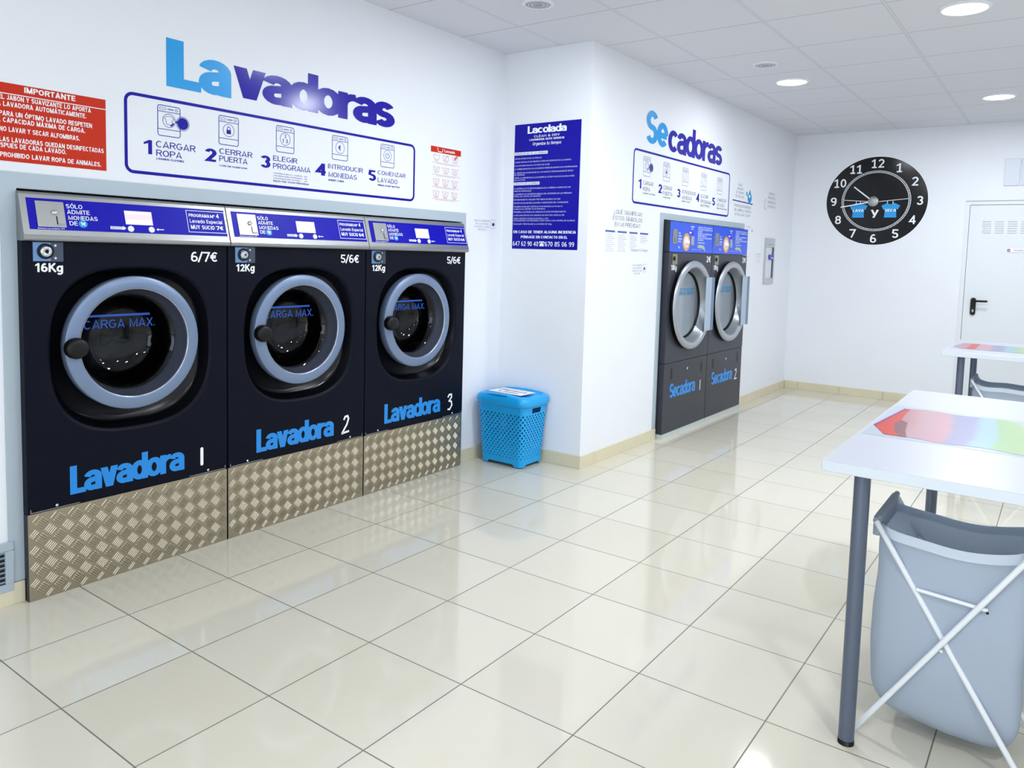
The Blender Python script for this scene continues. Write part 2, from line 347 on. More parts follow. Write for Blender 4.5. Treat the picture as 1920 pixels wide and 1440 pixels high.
# ---------------------------------------------------------------- mesh builder
class B:
    def __init__(s): s.v = []; s.f = []; s.m = []; s.sm = []; s.lay = 0
    def add(s, vs, fs, m=0, sm=False):
        k = len(s.v); s.v += [tuple(p) for p in vs]
        for f in fs: s.f.append(tuple(k + i for i in f)); s.m.append(m); s.sm.append(sm)
    def box(s, x0, x1, y0, y1, z0, z1, m=0):
        s.add([(x0, y0, z0), (x1, y0, z0), (x1, y1, z0), (x0, y1, z0), (x0, y0, z1), (x1, y0, z1), (x1, y1, z1), (x0, y1, z1)],
              [(0, 3, 2, 1), (4, 5, 6, 7), (0, 1, 5, 4), (1, 2, 6, 5), (2, 3, 7, 6), (3, 0, 4, 7)], m)
    def quad(s, u0, u1, v0, v1, w, m=0): s.add([(u0, v0, w), (u1, v0, w), (u1, v1, w), (u0, v1, w)], [(0, 1, 2, 3)], m)
    def poly(s, pts, w, m=0): s.add([(p[0], p[1], w) for p in pts], [tuple(range(len(pts)))], m)
    def disc(s, cu, cv, w, ru, rv=None, n=32, m=0):
        rv = rv or ru; s.poly([(cu + ru * math.cos(2 * PI * i / n), cv + rv * math.sin(2 * PI * i / n)) for i in range(n)], w, m)
    def ring(s, cu, cv, w, r0, r1, n=40, m=0, e=1.0):
        vs = []; fs = []
        for i in range(n):
            a = 2 * PI * i / n; c, q = math.cos(a), math.sin(a)
            vs += [(cu + r0 * c * e, cv + r0 * q, w), (cu + r1 * c * e, cv + r1 * q, w)]
            j = (i + 1) % n; fs.append((2 * i, 2 * i + 1, 2 * j + 1, 2 * j))
        s.add(vs, fs, m)
    def strip(s, pts, t, w, closed=False, m=0):
        """a flat ribbon of width t along pts"""
        n = len(pts); L = []; Rr = []
        for i in range(n):
            p = Vector(pts[i]); a = Vector(pts[i - 1]) if (i or closed) else None; b = Vector(pts[(i + 1) % n]) if (i < n - 1 or closed) else None
            d1 = (p - a).normalized() if a is not None else None; d2 = (b - p).normalized() if b is not None else None
            d1 = d1 if d1 is not None else d2; d2 = d2 if d2 is not None else d1
            n1 = Vector((-d1.y, d1.x)); n2 = Vector((-d2.y, d2.x)); q = n1 + n2
            q = q.normalized() if q.length > 1e-6 else n1
            k = min(2.0, 1 / max(.3, q.dot(n1))) * t / 2
            L.append(p + q * k); Rr.append(p - q * k)
        vs = [(x.x, x.y, w) for x in L] + [(x.x, x.y, w) for x in Rr]
        fs = [(n + i, n + (i + 1) % n, (i + 1) % n, i) for i in range(n if closed else n - 1)]
        s.add(vs, fs, m)
    def letters(s, body, u0, v0, cap, w, t=.21, width=None, gap=.03, m=0, serif=False, align='L', slant=0):
        """lettering, baseline at v0, capital height cap, squeezed to width; heavy strokes are merged into one outline"""
        heavy_ = t > .195; total = 0; gl = []; n = 10 if cap > .04 else 6 if cap > .015 else 4
        for ch in body:
            g, a = glyph(ch, t * (.70 if heavy_ else 1), serif, n, t if heavy_ else None); gl.append((g, total)); total += a + gap
        total -= gap; ov = .28 * t if heavy_ else 0; sx = (width / (total + ov)) if width else cap
        u0 += (ov / 2 if align == 'L' else 0) * sx - total * sx * {'L': 0, 'C': .5, 'R': 1}[align]
        merged = t > .165 and cap > .009; polys = []
        def at(p): return (u0 + (p[0] + off) * sx + slant * p[1] * cap, v0 + p[1] * cap)
        for g, off in gl:
            for pts, closed in g:
                if merged: polys += [[at(q) for q in p] for p in ([pts] if closed is None else stroke_polys(pts, t, closed, 1 / .70 if heavy_ else 1.0))]
                else:
                    s.lay = (s.lay + 1) % 5; tmp = B()
                    if closed is None: tmp.poly(pts, 0)
                    else: tmp.strip(pts, t, 0, closed)
                    s.add([(*at(p), w + s.lay * 5e-5) for p in tmp.v], tmp.f, m)
        if merged:
            vs, fs = union(polys); s.add([(p[0], p[1], w) for p in vs], fs, m)
    heavy = letters
    def text(s, body, u0, v0, cap, w, width=None, bold=0.0, m=0, align='L', slant=0):
        s.letters(body, u0, v0, cap, w, .105 + bold * 3.2, width, .10, m, False, align, slant)
    def rrect(s, u0, u1, v0, v1, r, t, w, m=0):
        pts = []
        for cx, cy, a in ((u1 - r, v1 - r, 0), (u0 + r, v1 - r, 90), (u0 + r, v0 + r, 180), (u1 - r, v0 + r, 270)):
            pts += [(cx + r * math.cos(math.radians(a + 15 * i)), cy + r * math.sin(math.radians(a + 15 * i))) for i in range(7)]
        if t: s.strip(pts, t, w, True, m)
        else: s.poly(pts, w, m)
    def lathe(s, prof, cu, cv, n=64, m=0, e=1.0, sm=True, caps=(False, False)):
        """profile of (radius, w) turned around the w axis"""
        vs = []; fs = []; k = len(prof)
        for i in range(n):
            a = 2 * PI * i / n
            vs += [(cu + r * math.cos(a) * e, cv + r * math.sin(a), w) for r, w in prof]
        for i in range(n):
            j = (i + 1) % n
            for q in range(k - 1): fs.append((i * k + q, j * k + q, j * k + q + 1, i * k + q + 1))
        if caps[0]: fs.append(tuple(i * k for i in range(n)))
        if caps[1]: fs.append(tuple(i * k + k - 1 for i in range(n)))
        s.add(vs, fs, m, sm)
    def tube(s, path, r, n=12, m=0, cap=True):
        P = [Vector(p) for p in path]; vs = []; fs = []; ref = None
        for i, p in enumerate(P):
            d = (P[min(i + 1, len(P) - 1)] - P[max(i - 1, 0)]).normalized()
            if ref is None: ref = d.orthogonal().normalized()
            ref = (ref - d * ref.dot(d)).normalized(); b = d.cross(ref)
            vs += [p + (ref * math.cos(2 * PI * k / n) + b * math.sin(2 * PI * k / n)) * r for k in range(n)]
        for i in range(len(P) - 1):
            for k in range(n): fs.append((i * n + k, i * n + (k + 1) % n, (i + 1) * n + (k + 1) % n, (i + 1) * n + k))
        s.add(vs, fs, m, True)
        if cap: s.add(vs[:n], [tuple(range(n))[::-1]], m); s.add(vs[-n:], [tuple(range(n))], m)
    def build(s, name, mats, parent=None, M=None, bevel=0, solid=0):
        me = bpy.data.meshes.new(name); me.from_pydata(s.v, [], s.f)
        for q in (mats if isinstance(mats, (list, tuple)) else [mats]): me.materials.append(q)
        me.polygons.foreach_set('material_index', s.m); me.polygons.foreach_set('use_smooth', s.sm)
        me.update()
        if bevel or solid == -1:
            bm = bmesh.new(); bm.from_mesh(me); bmesh.ops.remove_doubles(bm, verts=bm.verts, dist=1e-6); bmesh.ops.recalc_face_normals(bm, faces=bm.faces); bm.to_mesh(me); bm.free()
        o = bpy.data.objects.new(name, me); COL.objects.link(o)
        if parent is not None: o.parent = parent
        if M is not None: o.matrix_world = M
        if bevel:
            b = o.modifiers.new('edge', 'BEVEL'); b.width = bevel; b.segments = 2; b.limit_method = 'ANGLE'; b.angle_limit = 0.6
        if solid > 0:
            b = o.modifiers.new('thick', 'SOLIDIFY'); b.thickness = solid; b.offset = 0
        return o

def tag(o, label, cat, group=None):
    o['label'] = label; o['category'] = cat
    if group: o['group'] = group
    return o
def thing(name, label, cat, M=None, group=None):
    o = bpy.data.objects.new(name, None); COL.objects.link(o); o.empty_display_size = .1
    if M is not None: o.matrix_world = M
    return tag(o, label, cat, group)
def struct(o): o['kind'] = 'structure'; return o

def frame(origin, u, v, w):
    m = Matrix((Vector(u), Vector(v), Vector(w))).transposed().to_4x4(); m.translation = origin; return m
A_D = math.atan(.03 / 4.212); E_D = Vector((math.sin(A_D), math.cos(A_D), 0)); N_D = Vector((math.cos(A_D), -math.sin(A_D), 0)); O_D = Vector((.668, 3.198, 0))
def FL(y=0, z=0, w=0): return frame((w, y, z), (0, 1, 0), (0, 0, 1), (1, 0, 0))               # wall of the washers
def FC(x=0, z=0): return frame((x, 3.198, z), (1, 0, 0), (0, 0, 1), (0, -1, 0))               # pillar face
def FD(s=0, z=0, w=0): return frame(O_D + E_D * s + N_D * w + Vector((0, 0, z)), E_D, (0, 0, 1), N_D)   # wall of the dryers
YB = 7.411
def FB(x=0, z=0): return frame((x, YB, z), (1, 0, 0), (0, 0, 1), (0, -1, 0))                  # back wall
H = 2.68

# ================================================================ SETTING
b = B(); b.box(-0.7, 5.2, -3.4, 7.6, -.12, 0); struct(b.build('floor', M_FLOOR))
b = B(); b.box(-0.7, 5.2, -3.4, 7.6, H, H + .1); struct(b.build('ceiling', M_CEIL))
for y0, y1, z0 in ((-3.4, .235, 0), (2.766, 3.198, 0), (.235, 2.766, 1.553)):
    b = B(); b.box(-.12, 0, y0, y1, z0, H); struct(b.build('wall_left', M_WALL))
for q in ((-.70, -.66, .18, 2.82, 0, 1.7), (-.66, -.12, .18, .225, 0, 1.7), (-.66, -.12, 2.776, 2.82, 0, 1.7), (-.66, -.12, .225, 2.776, 1.56, 1.7)):
    b = B(); b.box(*q); struct(b.build('wall_recess', M_WALL))
b = B(); b.box(-.7, .668, 3.198, 3.28, 0, H); struct(b.build('wall_pillar', M_WALL))
for q in ((0, 1.075, 0, H, -.12, 0), (2.745, 4.24, 0, H, -.12, 0), (1.075, 2.745, 1.645, H, -.12, 0)):
    b = B(); b.box(*q); struct(b.build('wall_dryers', M_WALL, M=FD()))
for q in ((1.03, 2.79, 0, 1.7, -.74, -.70), (1.03, 1.07, 0, 1.7, -.70, -.12), (2.75, 2.79, 0, 1.7, -.70, -.12), (1.07, 2.75, 1.65, 1.7, -.7, -.12)):
    b = B(); b.box(*q); struct(b.build('wall_recess', M_WALL, M=FD()))
b = B(); b.box(.3, 2.285, YB, YB + .12, 0, H); b.box(2.285, 3.17, YB, YB + .12, 1.966, H); b.box(3.17, 5.2, YB, YB + .12, 0, H); b.box(2.2, 3.3, YB + .12, YB + .16, 0, 2.1)
struct(b.build('wall_back', M_WALL))
b = B(); b.box(5.05, 5.2, -3.4, YB + .12, 0, H); struct(b.build('wall_right', M_WALL))
b = B(); b.box(-.12, 1.0, -3.4, -3.28, 0, H); b.box(4.4, 5.2, -3.4, -3.28, 0, H); b.box(1.0, 4.4, -3.4, -3.28, 2.35, H); b.box(1.0, 4.4, -3.4, -3.28, 0, .12)
struct(b.build('wall_front', M_WALL))
# unseen street window behind the viewer, added to let daylight into the room
b = B()
for x in (1.0, 2.68, 4.34): b.box(x, x + .06, -3.38, -3.32, .12, 2.35)
b.box(1.0, 4.4, -3.38, -3.32, .12, .18); b.box(1.0, 4.4, -3.38, -3.32, 2.29, 2.35)
wn = struct(b.build('unseen_window_1', M_TRIM))
# skirting tiles
def skirting(name, M, runs):
    b = B()
    for u0, u1, off in runs:
        k = math.floor((u0 - off) / .415); e = u0
        while e < u1 - 1e-6:
            k += 1; nx = min(u1, off + k * .415)
            if nx - e > .004: b.box(e + .001, nx - .001, 0, .082, 0, .012)
            e = nx
    struct(b.build(name, M_BASE, M=M, bevel=.0015))
skirting('baseboard_left', FL(), [(-3.28, .232, .05), (2.772, 3.198, .05)])
skirting('baseboard_pillar', FC(), [(.013, .680, .365)])
skirting('baseboard_dryers', FD(), [(-.012, 1.07, .155), (2.75, 4.20, .1)])
skirting('baseboard_back', FB(), [(.71, 2.285, .02), (3.17, 5.05, .02)])
skirting('baseboard_right', frame((5.05, 0, 0), (0, -1, 0), (0, 0, 1), (-1, 0, 0)), [(-YB, 3.28, 0)])
# grey metal surrounds of the machine recesses
def surround(name, M, u0, u1, top, iu0, iu1, itop, t=.005):
    b = B()
    b.add([(u0, .084, 0), (iu0, .084, 0), (iu0, itop, 0), (u0, top, 0), (u0, .084, t), (iu0, .084, t), (iu0, itop, t), (u0, top, t)], [(4, 5, 6, 7), (0, 4, 7, 3), (1, 2, 6, 5)])
    b.add([(u1, .084, 0), (iu1, .084, 0), (iu1, itop, 0), (u1, top, 0), (u1, .084, t), (iu1, .084, t), (iu1, itop, t), (u1, top, t)], [(7, 6, 5, 4), (3, 7, 4, 0), (5, 6, 2, 1)])
    b.add([(u0, top, 0), (iu0, itop, 0), (iu1, itop, 0), (u1, top, 0), (u0, top, t), (iu0, itop, t), (iu1, itop, t), (u1, top, t)], [(4, 5, 6, 7), (0, 4, 7, 3), (1, 2, 6, 5)])
    struct(b.build(name, M_TRIM, M=M))
surround('trim_1', FL(), .180, 2.808, 1.611, .2345, 2.7665, 1.5535)
surround('trim_2', FD(), 1.020, 2.762, 1.692, 1.0745, 2.7455, 1.6445)

# back door with louvres
d = struct(thing('door_1', 'white steel back door with louvre slots and black lever handle', 'door', FB(2.285, 0)))
b = B(); b.box(0, .035, 0, 1.966, -.1, .006); b.box(.85, .885, 0, 1.966, -.1, .006); b.box(.035, .85, 1.935, 1.966, -.1, .006); b.build('door_frame', M_DOOR, d)
b = B(); b.box(-.0, .885, 1.966, 1.972, -.05, .008); b.build('door_gap_shade', M_DOORGAP, d)  # grey strip painted for the shade in the gap above the door
b = B(); b.box(.038, .847, .006, 1.932, -.06, -.004); b.build('door_leaf', M_DOOR, d)
for i in range(6):
    b = B()
    for k in range(6):
        v = 1.672 + k * .021
        b.add([(.145 + .1 * i, v, -.003), (.215 + .1 * i, v, -.003), (.215 + .1 * i, v + .013, -.003), (.145 + .1 * i, v + .013, -.003), (.15 + .1 * i, v + .003, .005), (.21 + .1 * i, v + .003, .005)],
              [(0, 1, 5, 4), (4, 5, 2, 3), (0, 4, 3), (1, 2, 5)])
    b.build('louvre', M_DOOR, d)
hd = B(); pts = arc(.118, 1.045, .022, .022, 0, 180, 10) + arc(.118, .925, .022, .022, 180, 360, 10)
hd.poly(pts, .010); hd.add([(p[0], p[1], -.004) for p in pts] + [(p[0], p[1], .010) for p in pts], [(i, (i + 1) % len(pts), len(pts) + (i + 1) % len(pts), len(pts) + i) for i in range(len(pts))])
ha = hd.build('door_handle', M_BLACK, d)
b = B(); b.tube([(.118, 1.038, .005), (.118, 1.038, .05), (.125, 1.038, .055), (.235, 1.040, .055)], .0095); b.build('lever', M_BLACK, ha)
b = B(); b.disc(.118, .945, .0107, .008, .014, 16); b.build('lock_cylinder', M_STEEL, ha)
# notice on the door
t = thing('door_notice', 'small white strip notice with a red no-entry dot on the back door', 'sign', FB(2.64, 1.50))
b = B(); b.rrect(0, .26, 0, .032, .012, 0, .0015); b.build('notice_strip', M_WHITE, t)
b = B(); b.disc(.012, .016, .0022, .013); b.build('no_entry_dot', mat('wine_red', (150, 40, 90), .4), t)
b = B(); b.quad(.004, .020, .0135, .0185, .0028); b.build('dot_bar', M_WHITE, t)
b = B(); b.text('PROHIBIDO EL PASO', .05, .010, .012, .0022, width=.17, bold=.01); b.build('notice_lettering', M_GREYTXT, t)
# pale wall cover above the door
t = thing('wall_cover', 'pale two-panel cover plate high on the wall above the door', 'cover plate', FB(2.573, 2.103))
for u0, u1 in ((0, .122), (.134, .256)):
    b = B(); b.box(u0, u1, 0, .244, 0, .012); b.build('cover_panel', mat('pale_grey_cover', (206, 211, 222), .4), t, bevel=.003)

# ================================================================ CEILING LAMPS
def lamp(x, y, label, lit=True, k=1.0):
    t = thing('ceiling_light' if lit else 'ceiling_speaker', label, 'ceiling light' if lit else 'speaker', frame((x, y, H), (1, 0, 0), (0, -1, 0), (0, 0, -1)), 'round lit ceiling lights' if lit else 'round unlit ceiling fittings')
    b = B()
    b.lathe([(.122, 0), (.120, .006), (.106, .010), (.102, .006)] if lit else [(.088, 0), (.087, .006), (.070, .010), (.066, .004)], 0, 0, 40); b.build('rim', M_LAMPRING, t)
    b = B(); b.disc(0, 0, .005, .103 if lit else .066, n=40); b.build('diffuser' if lit else 'lens', M_LED if lit else M_GREYLENS, t)
    if not lit:
        b = B(); b.ring(0, 0, .0062, .030, .036, 30); b.ring(0, 0, .0062, .050, .054, 30); b.build('lens_ring', M_LAMPRING, t)
    if lit:
        l = bpy.data.lights.new('lamp', 'AREA'); l.shape = 'DISK'; l.size = .2; l.energy = LAMP_W * k; l.color = LAMP_C
        o = bpy.data.objects.new('lamp', l); COL.objects.link(o); o.parent = t
        o.matrix_world = Matrix.Translation((x, y, H - .014))
lamp(2.60, 3.63, 'lit round ceiling light closest to the viewer, large at the top corner')
lamp(1.374, 4.872, 'lit round ceiling light near the wall above the dryers', k=.32)
lamp(2.583, 6.131, 'lit round ceiling light farthest back, close to the back wall and door')
for x, y, k, w_ in ((1.374, 2.40, 1.1, 'between the washers and the pillar'), (2.60, 1.13, .4, 'above the front edge of the closest table'), (2.60, -1.37, .8, 'close to the street window'),
                (3.83, 2.4, 1, 'above the far end of the closest table'), (3.83, 4.872, 1, 'above the far end of the farther table'), (3.83, -.1, 1, 'by the plain side wall near the street window')):
    lamp(x, y, 'unseen lit round ceiling light ' + w_, k=k)  # out-of-view lamps added to light the room; the first fits the wall glow
lamp(1.368, 4.283, 'unlit round ceiling fitting just beside the lit light near the dryers', False)
lamp(.762, 2.445, 'unlit round ceiling fitting in front of the white pillar, cut by the picture top', False)

# ================================================================ WASHERS
W_W = .845
def washer(y0, num, label, kg, price, seed):
    t = thing('washing_machine', label, 'washing machine', FL(y0, 0), 'built-in coin washing machines')
    WF = .0415; DU, DV = .4225, .957
    # body with the moulded dish around the door
    b = B(); e = .003
    u0, u1, v0, v1 = e, W_W - e, .340, 1.372
    cu, cv, hu, hv = .427, .936, .343, .338
    angs = sorted(set([2 * PI * i / 96 for i in range(96)] + [math.atan2(y - cv, x - cu) % (2 * PI) for x in (u0, u1) for y in (v0, v1)]))
    rows = []
    def ray_rect(a):
        c, s = math.cos(a), math.sin(a); k = min([(u1 - cu) / c if c > 1e-9 else (u0 - cu) / c if c < -1e-9 else 9, (v1 - cv) / s if s > 1e-9 else (v0 - cv) / s if s < -1e-9 else 9])
        return cu + k * c, cv + k * s
    def sup(a, k, dw, n=2.7):
        c, s = math.cos(a), math.sin(a); r = (abs(c / (hu * k)) ** n + abs(s / (hv * k)) ** n) ** (-1 / n)
        return (cu + r * c, cv + r * s, dw)
    def circ(a, r, dw): return (DU + r * 1.015 * math.cos(a), DV + r * math.sin(a), dw)
    for a in angs:
        p = ray_rect(a)
        rows.append([(p[0], p[1], WF), sup(a, 1.0, WF), sup(a, .985, WF - .002), sup(a, .965, WF - .010), sup(a, .915, WF - .048), sup(a, .885, WF - .060), circ(a, .262, WF - .062)])
    n = len(rows); k = len(rows[0]); vs = [p for r in rows for p in r]
    b.add(vs, [(i * k, ((i + 1) % n) * k, ((i + 1) % n) * k + 1, i * k + 1) for i in range(n)], 0)
    b.add(vs, [(i * k + q, ((i + 1) % n) * k + q, ((i + 1) % n) * k + q + 1, i * k + q + 1) for i in range(n) for q in range(1, 3)], 0, True)
    b.add(vs, [(i * k + q, ((i + 1) % n) * k + q, ((i + 1) % n) * k + q + 1, i * k + q + 1) for i in range(n) for q in range(3, k - 1)], 1, True)
    zb = -.55
    b.add([(u0, v0, WF), (u1, v0, WF), (u1, v1, WF), (u0, v1, WF), (u0, v0, zb), (u1, v0, zb), (u1, v1, zb), (u0, v1, zb)], [(0, 4, 5, 1), (1, 5, 6, 2), (2, 6, 7, 3), (3, 7, 4, 0), (4, 7, 6, 5)], 0)
    b.build('body', [M_BODY, M_DISH], t)
    # drum seen behind the glass
    b = B(); b.lathe([(.205, -.17), (.215, -.19), (.215, -.40), (.10, -.42), (.0, -.425)], DU, DV, 48)
    for q in range(3):
        a = math.radians(30 + 120 * q); c, s = math.cos(a), math.sin(a)
        b.add([(DU + .212 * c - .02 * s, DV + .212 * s + .02 * c, -.2), (DU + .212 * c + .02 * s, DV + .212 * s - .02 * c, -.2), (DU + .16 * c, DV + .16 * s, -.2),
               (DU + .212 * c - .02 * s, DV + .212 * s + .02 * c, -.4), (DU + .212 * c + .02 * s, DV + .212 * s - .02 * c, -.4), (DU + .16 * c, DV + .16 * s, -.4)], [(0, 2, 5, 3), (1, 4, 5, 2), (0, 1, 2), (3, 5, 4)])
    b.build('drum', M_DRUM, t)
    # door
    b = B(); e_ = 1.015
    b.lathe([(.2600, -.020), (.2710, .000), (.2735, .026), (.2735, .040), (.2720, .0435), (.2690, .0455), (.2480, .0500), (.2290, .0510), (.2250, .0500), (.2220, .0470), (.2205, .0420)], DU, DV, 96, e=e_)
    door = b.build('door', M_RING, t)
    b = B(); b.lathe([(.2205, .0420), (.2180, .030), (.2060, .002), (.2000, -.012), (.1985, -.03)], DU, DV, 96, e=e_); b.build('door_throat', M_RIM, door)
    b = B(); b.lathe([(.2212, .0415), (.2206, .0475), (.2216, .0500), (.2232, .0503)], DU, DV, 96, e=e_); b.build('door_lip_highlight', mat('lip_highlight', (206, 214, 226), .2, metal=.7), door)  # bright ring painted as the highlight on the door's inner edge
    b = B(); b.lathe([(.199, -.014), (.190, -.020), (.175, -.060), (.160, -.105), (.135, -.130), (.09, -.145), (.05, -.150), (0.0001, -.152)], DU, DV, 72, e=e_); b.build('door_glass', M_GLASS, door)
    b = B(); b.lathe([(.200, -.012), (.206, -.05), (.2, -.17)], DU, DV, 64, e=e_); b.build('door_gasket', M_DISH, door)
    # handle: round black pull on the hinge-free side, reaching over the throat
    b = B(); n = 32; prof = [(.94, .046), (1.0, .056), (1.0, .072), (.93, .081), (.80, .086), (.5, .0885), (0.001, .0895)]
    out = []
    for i in range(n):
        a = 2 * PI * i / n; c, s = math.cos(a), math.sin(a); out.append((.041 * c * (1.12 if c > 0 else 1.0), .041 * s))
    vs = []; kk = len(prof)
    for (x, y) in out: vs += [(.176 + x * r, .955 + y * r, w) for r, w in prof]
    b.add(vs, [(i * kk + q, ((i + 1) % n) * kk + q, ((i + 1) % n) * kk + q + 1, i * kk + q + 1) for i in range(n) for q in range(kk - 1)], 0, True)
    b.build('door_handle', M_BLACK, door)
    # load mark on the glass
    b = B(); b.quad(.248, .510, 1.064, 1.073, -.0115); b.heavy('C', .24, 1.016, .036, -.0115, t=.12)
    b.text('CARGA MAX.', .240, 1.017, .035, -.0115, width=.292, bold=.004); b.build('load_mark', mat('load_mark_blue', (10, 74, 176), .4), door)
    # console with sloping front
    c_ = B(); prof = [(-.10, 1.368), (.045, 1.362), (.066, 1.364), (.070, 1.370), (.0705, 1.380), (.068, 1.386), (.0255, 1.534), (.020, 1.541), (.010, 1.5445), (-.10, 1.546)]
    vs = [(x, v, w) for x in (.0015, W_W - .0015) for w, v in prof]; k = len(prof)
    c_.add(vs, [tuple(range(k)), tuple(range(2 * k - 1, k - 1, -1))] + [(i, i + k, (i + 1) % k + k, (i + 1) % k) for i in range(k)])
    con = c_.build('console', M_STEEL, t, bevel=.0015)
    S = Vector((0, .15, -.043)).normalized(); Nn = Vector((1, 0, 0)).cross(S)
    MS = frame((0, 1.385, .0682), (1, 0, 0), S, Nn)          # u along the machine, v up the slope
    def on_slope(b, name, m):
        o = b.build(name, m, con); o.matrix_parent_inverse = Matrix(); o.matrix_basis = MS; return o
    b = B(); b.quad(.024, .834, .021, .141, .0008); on_slope(b, 'blue_panel', M_BLUE)
    b = B(); b.box(.052, .151, .031, .130, .0008, .0035)
    cp = on_slope(b, 'coin_plate', M_STEEL)
    b = B(); b.lathe([(.010, .0036), (.010, .008), (.007, .011), (.0005, .0115)], .114, .088, 20); on_slope(b, 'coin_button', M_CHROME)
    b = B(); b.quad(.1185, .1225, .042, .074, .0042); on_slope(b, 'coin_slot', M_BLACK)
    b = B(); b.poly([(.120, .036), (.150, .040), (.146, .048), (.124, .047)], .0046); on_slope(b, 'coin_tray', M_CHROME)
    b = B()
    for body, u, v, w in (('S\u00d3LO', .160, .108, .060), ('ADMITE', .161, .086, .083), ('MONEDAS', .163, .063, .108), ('DE', .164, .041, .030)): b.text(body, u, v, .0165, .0015, width=w, bold=.012)
    on_slope(b, 'coin_lettering', M_WHITE)
    b = B(); b.text('Sistema Lavander\u00eda TPV', .050, .0235, .0045, .0015, width=.094, bold=.02); on_slope(b, 'footer_lettering', M_WHITE)
    b = B(); b.disc(.2135, .0485, .0014, .0165, .0145, 28); on_slope(b, 'coin_badge', M_CYAN)
    b = B(); b.heavy('1\u20ac', .2035, .0415, .014, .0019, t=.16, width=.020); on_slope(b, 'badge_lettering', M_WHITE)
    b = B(); b.box(.380, .492, .0555, .112, .0008, .0030); on_slope(b, 'display', M_SCREEN)
    b = B(); b.quad(.381, .491, .076, .098, .0034); on_slope(b, 'display_band', M_SCREEN2)
    for u in (.397, .483):
        b = B(); b.lathe([(.0125, .0009), (.0125, .004), (.010, .006), (.0004, .0065)], u, .037, 24); on_slope(b, 'push_button', M_WHITE)
    b = B(); b.quad(.316, .366, .033, .045, .0014); b.poly([(.366, .030), (.379, .039), (.366, .048)], .0014)
    on_slope(b, 'button_arrow_print', M_WHITE)
    b = B(); b.poly([(.504, .039), (.513, .033), (.513, .045)], .0014); b.quad(.513, .537, .0375, .0410, .0014)
    on_slope(b, 'button_arrow_print', M_WHITE)
    b = B(); b.text('SELECCIONAR', .319, .0405, .003, .0018, width=.045, bold=.02); b.text('PROGRAMA', .319, .035, .003, .0018, width=.04, bold=.02); on_slope(b, 'arrow_lettering', M_BLUE)
    b = B(); b.strip([(.650, .035), (.832, .035), (.832, .131), (.650, .131)], .0022, .0014, True)
    b.text('PROGRAMA', .660, .103, .014, .0015, width=.098, bold=.02); b.text('N\u00ba', .762, .103, .013, .0015, width=.022, bold=.02); b.heavy('4', .792, .103, .020, .0015, t=.18)
    b.text('Lavado Especial', .661, .0765, .0165, .0015, width=.156, bold=.012); b.text('MUY SUCIO', .662, .049, .0175, .0015, width=.113, bold=.022); b.heavy(price[-2] + '\u20ac', .782, .049, .0175, .0015, t=.17, width=.037)
    on_slope(b, 'programme_lettering', M_WHITE)
    # lock plate, capacity, price, name
    LP = .0415
    b = B(); b.box(.038, .145, 1.287, 1.3595, LP, LP + .003); lp = b.build('lock_plate', mat('lock_plate_grey', (74, 84, 98), .25, metal=.6), t)
    b = B(); b.quad(.040, .100, 1.289, 1.3575, LP + .0034); b.build('plate_inset', mat('plate_blue_steel', (110, 148, 196), .3, metal=.7), lp)
    b = B(); b.lathe([(.029, LP + .0034), (.029, LP + .007), (.024, LP + .009), (.022, LP + .005)], .082, 1.325, 28); b.build('lock_ring', M_BLACK, lp)
    b = B(); b.lathe([(.021, LP + .004), (.021, LP + .012), (.018, LP + .016), (.008, LP + .017), (.0075, LP + .015), (.0005, LP + .015)], .082, 1.325, 8 if num > 1 else 24, sm=num == 1); b.build('lock_cylinder', M_CHROME, lp)
    b = B(); b.disc(.084, 1.324, LP + .0178, .0035, n=12); b.build('keyhole', M_BLACK, lp)
    for v in (1.300, 1.347):
        b = B(); b.disc(.117, v, LP + .0036, .0045, n=12); b.build('plate_screw', M_CHROME, lp)
    b = B(); b.heavy(kg, .046, 1.248, .033, LP + .0006, t=.19, width=.098, gap=.07); b.build('capacity_lettering', M_WHITE, t)
    b = B(); b.heavy(price, .668, 1.291, .043, LP + .0006, t=.15, width=.128, gap=.05); b.build('price_lettering', M_WHITE, t)
    b = B(); b.heavy('Lavadora', .155, .380, .112, LP + .0006, t=.265, width=.478, gap=-.03); b.build('name_lettering', M_LETTER, t)
    b = B()
    if num == 1: b.rrect(.708, .7225, .379, .462, .007, 0, LP + .0006)
    else:
        pts = {2: [(.700, .452), (.710, .468), (.726, .470), (.733, .455), (.722, .425), (.690, .383), (.690, .381), (.738, .386)],
               3: [(.702, .458), (.716, .474), (.736, .473), (.738, .456), (.716, .434), (.736, .428), (.742, .405), (.722, .380), (.702, .383)]}[num]
        b.strip(pts, .011, LP + .0006)
    b.build('number_mark', M_WHITE, t)
    for a, c in ((.012, .190), (.655, .833)):
        b = B(); b.box(a, c, .3405, .3435, LP, LP + .002); b.box(a if a < .1 else c - .003, a + .003 if a < .1 else c, .3405, .356, LP, LP + .002); br = b.build('base_bracket', M_STEEL, t)
        b = B(); b.lathe([(.006, LP), (.006, LP + .003), (.0005, LP + .004)], .106 if a < .1 else .746, .352, 14); b.build('bracket_screw', M_CHROME, br)
    return t

